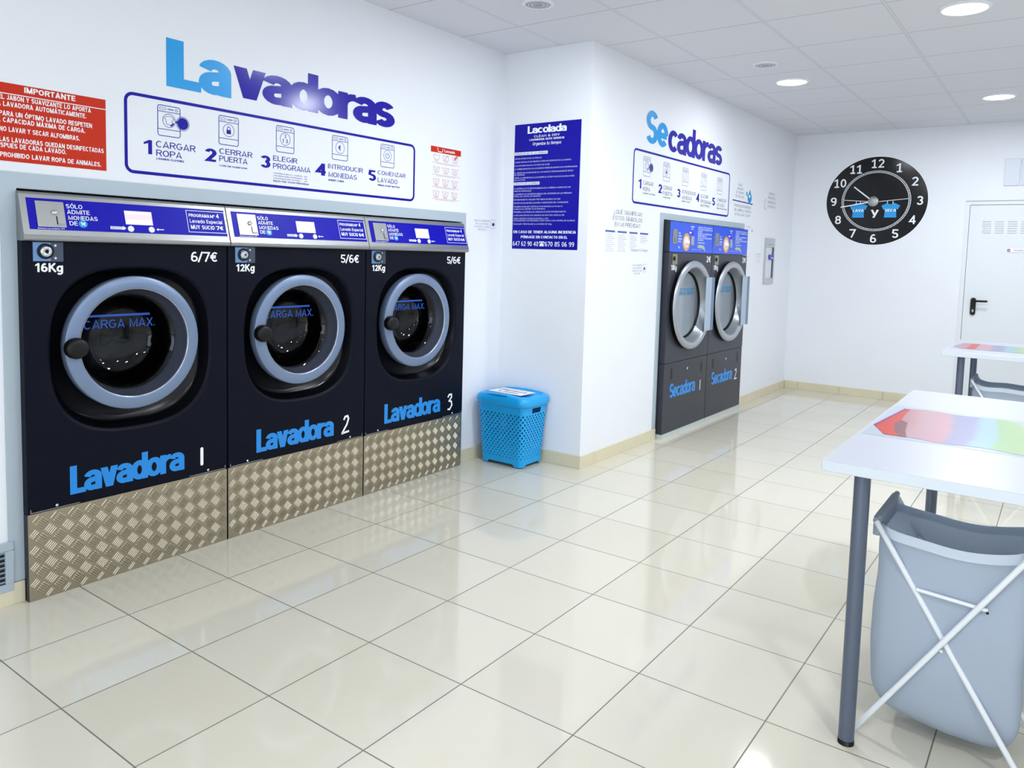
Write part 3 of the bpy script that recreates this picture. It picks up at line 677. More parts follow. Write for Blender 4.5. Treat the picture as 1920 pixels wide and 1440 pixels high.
def plinth(y0, label):
    t = thing('machine_plinth', label, 'plinth', FL(y0, 0), 'chequer plate plinths under the washers')
    b = B(); b.box(.003, W_W - .003, 0, .336, -.50, .0385); b.build('plinth_box', mat('plinth_black', (34, 34, 44), .5), t)
    b = B(); u0, u1, v0, v1, w = .0035, W_W - .0035, .0, .3365, .0405
    b.box(u0, u1, v0, v1, .0385, w)
    s = .045; q = math.sqrt(.5)
    for i in range(-4, 24):
        for j in range(-20, 24):
            cu, cv = (i + j) * s * q + .02, (i - j) * s * q + .01
            if not (u0 - .03 < cu < u1 + .03 and v0 - .03 < cv < v1 + .03): continue
            a = PI / 4 if i % 2 == j % 2 else -PI / 4
            d = Vector((math.cos(a), math.sin(a))); nn = Vector((-d.y, d.x))
            for k in range(-2, 3):
                c = Vector((cu, cv)) + nn * k * .0078; L, l, hw = .0185, .0135, .0031
                P = [c - d * L - nn * hw * .6, c + d * L - nn * hw * .6, c + d * L + nn * hw * .6, c - d * L + nn * hw * .6]
                if any(not (u0 < p.x < u1 and v0 < p.y < v1) for p in P): continue
                b.add([(p.x, p.y, w) for p in (c - d * L, c - nn * hw - d * l, c + nn * hw - d * l, c - nn * hw + d * l, c + nn * hw + d * l, c + d * L)] + [((c - d * l).x, (c - d * l).y, w + .0024), ((c + d * l).x, (c + d * l).y, w + .0024)],
                      [(0, 1, 6), (0, 6, 2), (1, 3, 7, 6), (2, 6, 7, 4), (3, 5, 7), (4, 7, 5)])
    b.build('tread_plate', M_TREAD, t)

WY = (.230, 1.0755, 1.921)
washer(WY[0], 1, 'dark coin washing machine marked Lavadora 1 and 16Kg, priced 6/7 euro', '16Kg', '6/7\u20ac', 1)
washer(WY[1], 2, 'dark coin washing machine marked Lavadora 2, between machines 1 and 3', '12Kg', '5/6\u20ac', 2)
washer(WY[2], 3, 'dark coin washing machine marked Lavadora 3, beside the blue basket', '12Kg', '5/6\u20ac', 3)
plinth(WY[0], 'metal chequer plate plinth under washing machine 1, beside the wall vent')
plinth(WY[1], 'metal chequer plate plinth under washing machine 2')
plinth(WY[2], 'metal chequer plate plinth under washing machine 3, beside the blue basket')

# ================================================================ DRYERS
D_W = .82
def dryer(s0, num, label):
    t = thing('tumble_dryer', label, 'tumble dryer', FD(s0, 0), 'built-in coin tumble dryers')
    WF = .05; e = .0025
    DU, DV, ex = .407, 1.0, 1.055
    b = B(); ua, ub, va, vb = e, D_W - e, .572, 1.404
    angs = sorted(set([2 * PI * i / 72 for i in range(72)] + [math.atan2(y - DV, x - DU) % (2 * PI) for x in (ua, ub) for y in (va, vb)]))
    vs = []
    for a in angs:
        c, q = math.cos(a), math.sin(a); k = min([(ub - DU) / c if c > 1e-9 else (ua - DU) / c if c < -1e-9 else 9, (vb - DV) / q if q > 1e-9 else (va - DV) / q if q < -1e-9 else 9])
        vs += [(DU + k * c, DV + k * q, WF), (DU + .30 * ex * c, DV + .30 * q, WF), (DU + .30 * ex * c, DV + .30 * q, WF - .06)]
    n = len(angs); b.add(vs, [f for i in range(n) for f in ((3 * i, 3 * ((i + 1) % n), 3 * ((i + 1) % n) + 1, 3 * i + 1), (3 * i + 1, 3 * ((i + 1) % n) + 1, 3 * ((i + 1) % n) + 2, 3 * i + 2))])
    b.add([(x, y, z) for z in (WF, -.62) for x, y in ((ua, va), (ub, va), (ub, vb), (ua, vb))], [(0, 4, 5, 1), (1, 5, 6, 2), (2, 6, 7, 3), (3, 7, 4, 0), (4, 7, 6, 5)])
    b.build('upper_body', M_DBODY, t)
    b = B(); b.box(e, D_W - e, .034, .568, -.62, WF - .001); b.box(e + .01, D_W - e - .01, .56, .58, -.6, WF - .01); lb = b.build('lower_panel', M_DBODY, t, bevel=.003)
    b = B(); b.box(e, D_W - e, 0, .033, -.62, WF + .004); b.build('base_strip', mat('dryer_base_grey', (190, 198, 198), .4), t)
    b = B(); b.box(e, D_W - e, 1.407, 1.636, -.62, WF); b.build('control_housing', M_DBODY, t, bevel=.003)
    b = B(); b.quad(e + .001, D_W - e - .001, 1.408, 1.6345, WF + .0007); cp = b.build('control_panel', M_DBLUE, t)
    w = WF + .0007
    b = B(); b.box(.046, .123, 1.470, 1.578, w, w + .004); b.build('coin_plate', M_STEEL, cp)
    b = B(); b.quad(.080, .086, 1.482, 1.515, w + .0046); b.build('coin_slot', M_BLACK, cp)
    b = B()
    for v, l in ((1.545, .035), (1.524, .055), (1.502, .062), (1.482, .045)): b.text({1.545: 'S\u00d3LO', 1.524: 'ADMITE', 1.502: 'MONEDAS', 1.482: 'DE 1E'}[v], .150, v, .012, w + .0006, width=l, bold=.02)
    b.text('10 kg', .150, 1.438, .016, w + .0006, width=.03, bold=.02)
    b.build('coin_lettering', M_WHITE, cp)
    b = B(); b.ring(.297, 1.487, w + .001, .046, .068, 40); b.build('dial', M_ORANGE, cp)
    b = B(); b.disc(.297, 1.487, w + .0012, .046, n=36); b.build('dial_face', M_DIALIN, cp)
    b = B(); b.lathe([(.020, w), (.018, w + .014), (.0005, w + .016)], .297, 1.487, 20); b.box(.281, .313, 1.476, 1.498, w + .012, w + .02); b.build('dial_knob', M_WHITE, cp)
    b = B(); b.lathe([(.016, w), (.016, w + .006), (.0005, w + .009)], .408, 1.562, 24); b.build('start_button', M_PURPLE, cp)
    b = B(); b.text('PULSAR', .372, 1.602, .012, w + .0006, width=.062, bold=.025); b.text('START', .382, 1.585, .010, w + .0006, width=.04, bold=.02); b.quad(.348, .388, 1.556, 1.566, w + .0006); b.build('button_lettering', M_WHITE, cp)
    b = B(); b.box(.381, .437, 1.466, 1.535, w, w + .004); b.build('display', M_GREYLENS, cp)
    b = B(); rows = ['GUARDE SU TICKET DE SECADO Y', 'SELECCIONE LA TEMPERATURA CON', 'EL MANDO', 'INTRODUZCA LAS MONEDAS PARA', 'A\u00d1ADIR TIEMPO DE', 'SECADO EN CUALQUIER MOMENTO', 'NO ABRIR LA', ]
    for i, r in enumerate(rows): b.text(r, .512, 1.603 - i * .0165, .0115, w + .0006, width=min(.295, .0105 * len(r)), bold=.02)
    b.text('TEMPERATURA', .515, 1.4825, .010, w + .0006, width=.14, bold=.02); b.text('APERTURA DE LA PUERTA', .40, 1.430, .007, w + .0006, width=.2); b.build('instruction_lettering', mat('pale_blue_print', (218, 228, 248), .4), cp)
    b = B(); b.poly([(.510, 1.456), (.525, 1.448), (.600, 1.446), (.640, 1.436), (.662, 1.418), (.668, 1.428), (.650, 1.458), (.620, 1.470), (.530, 1.472)], w + .0006); b.build('arrow_print', M_GREEN, cp)
    # door
    b = B(); b.lathe([(.343, WF), (.346, WF + .012), (.346, WF + .030)], DU, DV, 80, e=ex); dr = b.build('door', M_DISH, t)
    b = B(); b.lathe([(.346, WF + .030), (.343, WF + .040), (.334, WF + .046), (.315, WF + .048), (.298, WF + .046), (.291, WF + .040), (.285, WF + .024), (.272, WF - .01), (.262, WF - .03)], DU, DV, 96, e=ex); b.build('door_ring', M_DRING, dr)
    b = B(); b.lathe([(.262, WF - .028), (.254, WF - .034), (.250, WF - .050)], DU, DV, 80, e=ex); b.build('door_gasket', M_BLACK, dr)
    b = B(); b.disc(DU, DV, WF - .045, .252 * ex, .252, 72); b.build('door_glass', M_DGLASS, dr)
    b = B(); b.quad(.245, .600, 1.118, 1.128, WF - .0435); b.text('CARGA MAX.', .250, 1.075, .036, WF - .0435, width=.33, bold=.02); b.build('load_mark', mat('load_mark_sky', (74, 150, 208), .4), dr)
    b = B(); b.box(.604, .722, .785, 1.215, WF + .0485, WF + .053); hp = b.build('hinge_plate', M_HINGE, dr, bevel=.001)
    b = B(); b.box(.722, .776, .785, 1.215, WF + .030, WF + .055); b.build('hinge_bar', M_HINGE2, hp, bevel=.002)
    # small fittings
    b = B(); b.box(.062, .144, 1.316, 1.392, WF, WF + .003); lp = b.build('lock_plate', M_KHAKI, t)
    b = B(); b.lathe([(.016, WF + .003), (.016, WF + .01), (.0005, WF + .012)], .085, 1.36, 20); b.build('lock_cylinder', M_BLACK, lp)
    b = B(); b.heavy('10Kg', .042, 1.272, .040, WF + .0007, t=.2, width=.100, gap=.08); b.build('capacity_lettering', M_WHITE, t)
    b = B(); b.heavy('2\u20ac', .708, 1.336, .048, WF + .0007, t=.17, width=.088, gap=.08); b.build('price_lettering', M_WHITE, t)
    for u in (.115, .690):
        b = B(); b.rrect(u, u + .036, .440, .526, .012, 0, WF - .0004); b.build('grip_slot', M_BLACK, lb)
    b = B(); b.lathe([(.010, WF - .001), (.010, WF + .004), (.0005, WF + .005)], .424, .497, 18); b.build('panel_lock', M_CHROME, lb)
    b = B(); b.heavy('Secadora', .112, .297, .112, WF + .0003, t=.265, width=.485, gap=-.03); b.build('name_lettering', M_LETTER, t)
    b = B(); b.strip([(.697, .374), (.697, .290)], .013, WF + .0003) if num == 1 else b.strip([(.662, .362), (.676, .376), (.696, .374), (.700, .356), (.688, .328), (.656, .290), (.716, .292)], .012, WF + .0003)
    b.build('number_mark', M_WHITE, t)
dryer(1.090, 1, 'grey tumble dryer marked Secadora 1, closer to the pillar')
dryer(1.9115, 2, 'grey tumble dryer marked Secadora 2, farther from the pillar')

# ================================================================ WALL LETTERING AND SIGNS
t = thing('wall_lettering', 'large blue Lavadoras lettering on the wall above the washers', 'sign', FL(0, 0), 'large wall words')
b = B(); b.heavy('L', .817, 2.028, .200, .0008, t=.30, width=.170); b.heavy('a', .966, 2.030, .207, .0010, t=.27, width=.163); b.build('light_blue_letter_pair', M_CYAN, t)
b = B(); b.heavy('vadoras', 1.128, 2.043, .187, .0008, t=.265, width=1.037, gap=-.035); b.build('dark_blue_lettering', M_DEEP, t)
t = thing('wall_lettering', 'blue Secadoras lettering on the wall above the dryers', 'sign', FD(0, 0), 'large wall words')
b = B(); b.heavy('S', .741, 2.162, .230, .0008, t=.255, width=.185); b.heavy('e', .912, 2.160, .238, .0010, t=.25, width=.184); b.build('light_blue_letter_pair', M_CYAN, t)
b = B(); b.heavy('cadoras', 1.099, 2.146, .218, .0008, t=.24, width=1.056, gap=-.02); b.build('dark_blue_lettering', M_DEEP, t)

def machine_icon(b, u0, u1, v0, v1, kind, w=.0008, t=.003):
    W, Hh = u1 - u0, v1 - v0
    b.rrect(u0, u1, v0, v1, .010, t, w)
    b.quad(u0, u1, v1 - Hh * .21, v1 - Hh * .19, w); b.quad(u0, u1, v0 + Hh * .21, v0 + Hh * .23, w)
    b.rrect(u0 + W * .08, u0 + W * .36, v1 - Hh * .14, v1 - Hh * .07, .004, .0016, w)
    for k in range(5): b.quad(u0 + W * (.44 + .055 * k), u0 + W * (.47 + .055 * k), v1 - Hh * .13, v1 - Hh * .08, w)
    b.ring(u0 + W * .83, v1 - Hh * .105, w, .0045, .0065, 16)
    cx, cy = u0 + W * .5, v0 + Hh * .52; b.ring(cx, cy, w, W * .27, W * .29, 32)
    if kind == 'load':
        b.strip([(cx - .022, cy + .008), (cx - .010, cy + .018), (cx + .010, cy + .018), (cx + .022, cy + .008), (cx + .014, cy + .002), (cx + .012, cy - .016), (cx - .012, cy - .016), (cx - .014, cy + .002)], .0016, w, True)
        b.strip(arc(cx, cy, W * .22, W * .22, -75, -20, 10), .006, w)
        b.disc(u1 + W * .12, cy - Hh * .03, w + .0004, W * .25, n=32); b.ring(u1 + W * .12, cy - Hh * .03, w + .0004, W * .28, W * .30, 32); b.quad(u1 - W * .20, u1 - W * .1, cy - .005, cy + .003, w)
    elif kind == 'lock':
        b.quad(cx - .011, cx + .011, cy - .016, cy + .002, w); b.strip([(cx - .0075, cy + .002)] + arc(cx, cy + .008, .0075, .008, 180, 0, 10) + [(cx + .0075, cy + .002)], .003, w)
    elif kind == '123':
        b.heavy('2', cx - .004, cy + .006, .016, w, t=.16); b.heavy('1', cx - .017, cy - .018, .018, w, t=.18); b.heavy('3', cx + .004, cy - .018, .018, w, t=.18)
    elif kind == 'euro': b.heavy('\u20ac', cx - .011, cy - .013, .026, w, t=.16)
    elif kind == 'power':
        b.strip(arc(cx, cy, .014, .014, 125, 415, 20), .003, w); b.quad(cx - .0015, cx + .0015, cy, cy + .018, w)
    else:
        b.strip([(cx - .012, cy - .014), (cx + .012, cy + .014)], .002, w)

def steps_sign(M, label, u0, u1, v0, v1, t_, steps, small, mt, thin):
    t = thing('instruction_sign', label, 'sign', M, 'five-step instruction panels')
    b = B(); b.rrect(u0, u1, v0, v1, .030, t_, .0008); b.build('border', M_SIGNBLUE, t)
    for (iu, iv, iw, ih, kind, num, nu, nv, nw, nh, lines, sub) in steps:
        b = B(); machine_icon(b, iu, iu + iw, iv, iv + ih, kind, t=thin); b.build('machine_icon_print', M_SIGNBLUE if small == 1 else M_NAVY, t)
        b = B(); b.heavy(num, nu, nv, nh, .0008, t=.25, width=nw); b.build('step_number', M_SIGNBLUE, t)
        b = B()
        for body, u, v, cap, wd in lines: b.text(body, u, v, cap, .0008, width=wd, bold=.0035 if small == 1 else 0)
        b.build('step_lettering', mt, t)
        b = B()
        for body, u, v, cap, wd, bo in sub: b.text(body, u, v, cap, .0008, width=wd, bold=bo)
        b.build('small_lettering', mt, t)
S1 = [
 (.777, 1.819, .100, .126, 'load', '1', .710, 1.735, .050, .058, [('CARGAR', .768, 1.768, .027, .179), ('ROPA', .769, 1.732, .026, .115)], [('LOADING CLOTHES', .769, 1.717, .008, .125, .03)]),
 (1.062, 1.819, .100, .127, 'lock', '2', .993, 1.736, .057, .057, [('CERRAR', 1.064, 1.776, .025, .172), ('PUERTA', 1.064, 1.743, .025, .146)], [('CLOSE THE WASHER DOOR', 1.064, 1.720, .0075, .144, .02)]),
 (1.370, 1.823, .104, .124, '123', '3', 1.280, 1.738, .057, .058, [('ELEGIR', 1.352, 1.778, .024, .142), ('PROGRAMA', 1.352, 1.740, .026, .224)],
   [('1.TEMPERATURA EN CALIENTE......60\u00ba', 1.352, 1.716, .0055, .205, 0), ('2.TEMPERATURA INTERMEDIA......40\u00ba', 1.352, 1.704, .0055, .205, 0), ('3.TEMPERATURA EN FRIO..........30\u00ba', 1.352, 1.692, .0055, .205, 0), ('SELECTED WASH PROGRAM', 1.352, 1.678, .008, .215, .02)]),
 (1.716, 1.826, .105, .122, 'euro', '4', 1.610, 1.735, .069, .061, [('INTRODUCIR', 1.689, 1.776, .024, .240), ('MONEDAS', 1.693, 1.734, .025, .194)], [('INSERT COINS', 1.693, 1.713, .009, .105, .03)]),
 (2.061, 1.825, .104, .123, 'power', '5', 1.971, 1.740, .057, .058, [('COMENZAR', 2.039, 1.779, .023, .219), ('LAVADO', 2.040, 1.738, .025, .154)], [('PRESS START BUTTON', 2.040, 1.717, .009, .172, .03)]),
]
steps_sign(FL(), 'blue-bordered five-step washing instruction panel above the washers', .642, 2.329, 1.656, 1.970, .013, S1, 1, M_SIGNBLUE, .003)
S2 = []
for k, (iu, kind, num, nu, a, c, d_) in enumerate(((.722, 'load', '1', .652, 'CARGAR', 'ROPA', 'LOADING CLOTHES'), (1.040, 'lock', '2', .970, 'CERRAR', 'PUERTA', 'CLOSE DOOR'), (1.375, 'x', '3', 1.290, 'INTRODUCIR', 'MONEDAS', 'INSERT COINS'),
                                                 (1.735, 'x', '4', 1.655, 'ELEGIR', 'PROGRAMA', 'SELECT PROGRAM'), (2.078, 'x', '5', 1.985, 'COMENZAR', 'SECADO', 'PRESS START BUTTON'))):
    dz = -.005 * k
    S2.append((iu, 1.930 + dz, .108, .134, kind, num, nu, 1.838 + dz * 1.5, .060, .064, [(a, iu + .006, 1.868 + dz, .028, .028 * len(a) * .92), (c, iu + .006, 1.826 + dz, .028, .028 * len(c) * .98)], [(d_, iu + .006, 1.806 + dz, .009, .013 * len(d_), .03)]
               + ([('TEMPERATURA ALTA / MEDIA / BAJA', iu + .006, 1.796 + dz, .006, .2, 0)] if num == '4' else [])))
steps_sign(FD(), 'blue-bordered five-step drying instruction panel above the dryers', .578, 2.350, 1.737, 2.098, .014, S2, 2, M_GREYTXT, .0022)

# red notice
t = thing('red_notice', 'red Importante notice with white text on the wall above washer 1', 'poster', FL())
b = B(); b.box(-.10, .562, 1.6475, 1.9255, 0, .0012); b.build('notice_sheet', M_RED, t)
b = B(); b.quad(-.10, .562, 1.886, 1.889, .0017); b.text('IMPORTANTE', .270, 1.900, .020, .0017, width=.178, bold=.025)
for body, v, r in (('EL JAB\u00d3N Y SUAVIZANTE LO APORTA', 1.866, .505), ('LA LAVADORA AUTOM\u00c1TICAMENTE.', 1.842, .487), ('PARA UN \u00d3PTIMO LAVADO RESPETEN', 1.808, .508), ('LA CAPACIDAD M\u00c1XIMA DE CARGA.', 1.785, .482),
                   ('NO LAVAR Y SECAR ALFOMBRAS.', 1.753, .461), ('LAS LAVADORAS QUEDAN DESINFECTADAS', 1.716, .552), ('DESPUES DE CADA LAVADO.', 1.695, .411), ('PROHIBIDO LAVAR ROPA DE ANIMALES.', 1.662, .541)):
    L = {'EL J': .185, 'LA L': .170, 'PARA': .186, 'LA C': .168, 'NO L': .186, 'LAS ': .185, 'DESP': .165, 'PROH': .186}[body[:4]]
    b.text(body, L, v, .017, .0017, width=r - L, bold=.022)
b.build('notice_lettering', M_WHITE, t)

# red washing symbols chart
t = thing('care_symbol_chart', 'small red-headed Lavado care symbol chart at the end of the washers', 'poster', FL())
b = B(); b.quad(2.470, 2.748, 1.957, 1.992, .0006); b.build('chart_header', M_RED, t)
b = B(); b.strip([(2.530, 1.986), (2.537, 1.964), (2.572, 1.964), (2.579, 1.986)], .004, .0011); b.text('Lavado', 2.592, 1.966, .017, .0011, width=.098, bold=.03); b.build('header_lettering', M_WHITE, t)
b = B()
for r in range(4):
    for c in range(3):
        u, v = 2.495 + c * .085, 1.915 - r * .072; k = .056
        b.strip([(u, v + .030), (u + .009, v), (u + k - .009, v), (u + k, v + .030)], .0022, .0008); b.strip([(u, v + .030), (u + .014, v + .026), (u + .028, v + .030), (u + .042, v + .026), (u + k, v + .030)], .0018, .0008)
        if r == 0 and c == 1: b.strip([(u + .008, v - .002), (u + k - .008, v + .036)], .003, .0009)
        if r == 0 and c == 2: b.poly([(u + .015, v + .012), (u + .030, v + .010), (u + .044, v + .026), (u + .058, v + .040), (u + .046, v + .042), (u + .024, v + .030)], .001)
        if r > 0: b.text(('30\u00ba', '40\u00ba', '60\u00ba')[c], u + .019, v + .008, .011, .0008, width=.018)
        b.quad(u + .012, u + k - .012, v - .008, v - .006, .0008)
        if r > 1: b.quad(u + .012, u + k - .012, v - .012, v - .010, .0008)
    b.quad(2.484, 2.742, 1.915 - r * .072 - .018, 1.915 - r * .072 - .0165, .0008); b.quad(2.52, 2.70, 1.915 - r * .072 - .024, 1.915 - r * .072 - .0225, .0008)
b.build('care_symbol_print', M_ROSE, t)

def small_notice(M, label, lines, mk, u0=0, cap=.011, wd=.15):
    t = thing('wall_notice', label, 'notice', M, 'small pale wall notices')
    b = B()
    for i, (l, w_) in enumerate(lines): b.text(l, u0 + wd / 2, -i * cap * 1.75, cap, .0007, width=wd * w_, align='C')
    b.build('notice_lettering', mk, t); return t
t = small_notice(FL(2.893, 1.566), 'small pale notice with a dark blue mark beside washer 3', [('APAGA EL INTERRUPTOR', .95), ('DE LA LAVADORA', .8), ('CUANDO LA USES', .95), ('POR FAVOR', .5)], M_FAINT, wd=.17)
b = B(); b.disc(.205, -.014, .0008, .014, .011, 20); b.build('blue_mark', M_NAVY, t); b = B(); b.rrect(.180, .230, -.040, .016, .006, .002, .0007); b.build('mark_outline', M_FAINT, t)
t = small_notice(FD(.612, 1.300), 'small pale notice with a dark dot low on the wall before the dryers', [('APAGA EL INTERRUPTOR', .95), ('DE LA SECADORA', .85), ('CUANDO LA USES', 1.0), ('POR FAVOR', .55)], M_FAINT, wd=.155)
b = B(); b.disc(.188, -.018, .0008, .011, .011, 20); b.build('blue_mark', M_INK, t); b = B(); b.rrect(.170, .212, -.042, .014, .006, .002, .0007); b.build('mark_outline', M_FAINT, t)
t = small_notice(FD(3.29, 2.005), 'small pale phone notice high on the wall past the dryers', [('CONSULTA', .6), ('NUESTROS', .75), ('HORARIOS DE', .8), ('ATENCION', .75)], M_FAINT, u0=.05, cap=.024, wd=.30)
b = B(); b.strip(arc(.03, -.10, .03, .05, 100, 290, 12), .010, .0008); b.build('handset_print', M_FAINT, t)
t = small_notice(FD(3.115, 1.415), 'small faint notice beside the slim metal wall panel', [('MONEDERO', .9), ('DE CAMBIO', .8), ('A', .3), ('UN EURO', .8)], mat('very_pale_print', (206, 210, 221), .5), cap=.014, wd=.15)
t = small_notice(FD(2.80, 1.665), 'tiny faint notice with a dark dot by the top corner of dryer 2', [('NO ABRIR', .9), ('LA PUERTA', .9)], mat('very_pale_print', (206, 210, 221), .5), cap=.012, wd=.14)
b = B(); b.disc(.175, -.030, .0008, .012, .011, 16); b.build('blue_mark', M_GREYTXT, t)

# drying time notice with the drop
t = thing('drop_notice', 'drying time notice with a blue drop on a dark line, beside the drying panel', 'notice', FD())
b = B(); b.strip([(2.442, 1.886), (2.956, 1.880)], .010, .0008); b.build('dark_line', M_NAVY, t)
b = B()
for i, (l, w_) in enumerate((('PARA', .10), ('AMPLIAR', .15), ('EL TIEMPO', .19), ('DE SECADO', .21))): b.text(l, 2.615, 2.018 - i * .034, .021, .0008, width=w_, align='C')
for i, (l, w_) in enumerate((('INTRODUCIR MONEDAS', .43), ('SIN ABRIR LA PUERTA', .44), ('NI PULSAR START', .40))): b.text(l, 2.708, 1.832 - i * .038, .023, .0008, width=w_, align='C')
b.build('notice_lettering', M_FAINT, t)
b = B(); b.poly([(2.868, 2.012), (2.884, 1.985)] + arc(2.868, 1.930, .052, .044, 40, -220, 16) + [(2.852, 1.985)], .0010); b.disc(2.79, 1.965, .0010, .014, .020, 14); b.strip([(2.80, 1.955), (2.83, 1.94)], .008, .0012); b.poly([(2.86, 1.89), (2.94, 1.878), (2.935, 1.868), (2.86, 1.88)], .0014); b.build('drop_print', M_CYAN, t)
b = B(); b.disc(2.862, 1.946, .0014, .022, .016, 16); b.build('drop_highlight', M_WHITE, t)

# care symbol explanation
t = thing('care_guide', 'grey care symbol guide with four blue column heads before the dryers', 'poster', FD())
b = B()
for i, (l, u, w_) in enumerate((('\u00bfQU\u00c9 SIGNIFICAN', .326, .405), ('ESTOS S\u00cdMBOLOS', .318, .420), ('EN MI PRENDA?', .345, .365))): b.text(l, u, 1.645 - i * .041, .028, .0008, width=w_, bold=.0)
b.build('guide_lettering', M_GREYTXT, t)
for u0, u1, n in ((.223, .352, 9), (.388, .515, 9), (.554, .672, 7), (.712, .836, 4)):
    b = B(); b.quad(u0, u1, 1.5215, 1.5335, .0008); b.build('column_head', M_BARBLUE, t)
    b = B()
    words_ = ['Lavar a mano', 'Agua fria', 'Agua templada', 'Agua caliente', 'No lavar', 'Secado normal', 'Secado suave', 'No secar', 'Planchar suave']
    for i in range(n): b.text(words_[i], u0 + .022, 1.505 - i * .0135, .0065, .0008, width=(u1 - u0) * (.55 + .25 * ((i * 7) % 3) / 2)); b.strip([(u0 + .003, 1.511 - i * .0135), (u0 + .006, 1.505 - i * .0135), (u0 + .013, 1.505 - i * .0135), (u0 + .016, 1.511 - i * .0135)], .0015, .0008)
    b.build('column_lettering', M_FAINT, t)
b = B(); b.text('Organiza Tu Tiempo', .580, 1.402, .018, .0008, width=.258, slant=.3); b.build('motto_lettering', M_FAINT, t)

# blue house rules poster
t = thing('rules_poster', 'tall deep blue house rules poster with white text on the pillar', 'poster', FC())
b = B(); b.box(.087, .598, 1.3965, 2.2115, 0, .0015); b.build('poster_sheet', M_SIGNBLUE, t)
b = B(); b.heavy('Lacolada'.replace('l', 'l'), .190, 2.148, .048, .002, t=.24, width=.302, gap=.02)
b.build('title_lettering', M_WHITE, t)
b = B(); b.text('CLEAN & DRY', .341, 2.121, .014, .002, width=.200, bold=.01, align='C'); b.text('LAVANDERIA AUTO SERVICIO', .341, 2.101, .012, .002, width=.270, bold=.03, align='C'); b.text('Organiza tu tiempo', .341, 2.070, .020, .002, width=.220, bold=.008, align='C', slant=.25)
b.build('subtitle_lettering', M_WHITE, t)
for v, wd, tx in ((2.012, .262, 'NORMAS DE USO DE LAS M\u00c1QUINAS'), (1.816, .205, 'NORMATIVA DE LA EMPRESA')):
    b = B(); b.quad(.090, .090 + wd, v, v + .019, .002); hb = b.build('heading_bar', M_WHITE, t)
    b = B(); b.text(tx, .096, v + .004, .011, .0025, width=wd - .012, bold=.012); b.build('heading_lettering', M_NAVY, hb)
b = B()
for v, wd, tx in ((1.985, .215, 'SEPARA ETIQUETAS DE LAS PRENDAS.'), (1.962, .440, 'SAQUEN BOLSILLOS DE OBJETOS ANTES DE INTRODUCIR EN LA M\u00c1QUINA.'), (1.939, .278, 'NO LAVAR ROPA BLANCA CON ROPA DE COLOR.'), (1.917, .485, 'LA SOBRECARGA DE LAS LAVADORAS PUEDE BLOQUEAR LOS CENTRIFUGADOS'),
                  (1.892, .455, 'EL TIEMPO DE LAVADO ES DE 30 A 40 MINUTOS APROXIMADAMENTE SEG\u00daN'), (1.879, .085, 'EL PROGRAMA.'), (1.859, .465, 'CIERRE AL HORARIO DE LA LAVANDER\u00cdA EL \u00daLTIMO CICLO DE LAVADO ANTES'), (1.845, .085, 'DE LAS 21:30H'),
                  (1.789, .440, 'LA EMPRESA NO SE RESPONSABILIZA DE LA P\u00c9RDIDA O HURTO DE LOS'), (1.773, .140, 'OBJETOS PERSONALES.'), (1.752, .450, 'LA EMPRESA NO SE RESPONSABILIZA DEL DETERIORO DE LAS PRENDAS'), (1.738, .215, 'POR EL MAL USO DE LAS M\u00c1QUINAS.'),
                  (1.716, .365, 'ESTABLECIMIENTO VIGILADO POR VIDEOC\u00c1MARAS LAS 24H'), (1.694, .425, 'EXISTEN HOJAS DE RECLAMACI\u00d3N A DISPOSICI\u00d3N DEL CONSUMIDOR'), (1.670, .385, 'PROHIBIDO FUMAR (LEY 42/2010 de 30 de Diciembre, por la que se'), (1.655, .250, 'modifica la ley 28/2005, 26 de Diciembre)'),
                  (1.635, .410, 'PROHIBIDA LA ENTRADA DE ANIMALES EN ESTE ESTABLECIMIENTO'), (1.613, .400, 'LA RECAUDACI\u00d3N DE LAS M\u00c1QUINAS SE HACE DOS VECES AL D\u00cdA'), (1.592, .280, 'TODAS NUESTRAS M\u00c1QUINAS INCLUIDA LA TPV,'), (1.578, .480, 'SE ENCUENTRAN CON SENSORES CONECTADOS A UNA CENTRAL DE ALARMAS'), (1.556, .305, 'ENJUAGAR Y DESCOLGAR LA LAVADORA DE 16Kg')):
    b.text(tx, .094, v, .0088, .002, width=wd, bold=.006)
b.build('rules_lettering', mat('pale_blue_ink', (206, 208, 240), .4), t)
b = B(); b.text('EN CASO DE TENER ALGUNA INCIDENCIA', .341, 1.500, .017, .002, width=.488, bold=.03, align='C'); b.text('P\u00d3NGASE EN CONTACTO EN EL', .341, 1.467, .017, .002, width=.365, bold=.03, align='C')
b.heavy('647 62 90 40', .094, 1.416, .030, .002, t=.13, width=.205, gap=.1); b.heavy('670 85 06 99', .352, 1.416, .030, .002, t=.13, width=.222, gap=.1)
b.poly([(.309, 1.416), (.345, 1.416), (.341, 1.432), (.333, 1.438), (.321, 1.438), (.313, 1.432)], .002); b.strip([(.306, 1.436), (.310, 1.444), (.344, 1.444), (.348, 1.436)], .006, .0024)
b.build('contact_lettering', M_WHITE, t)

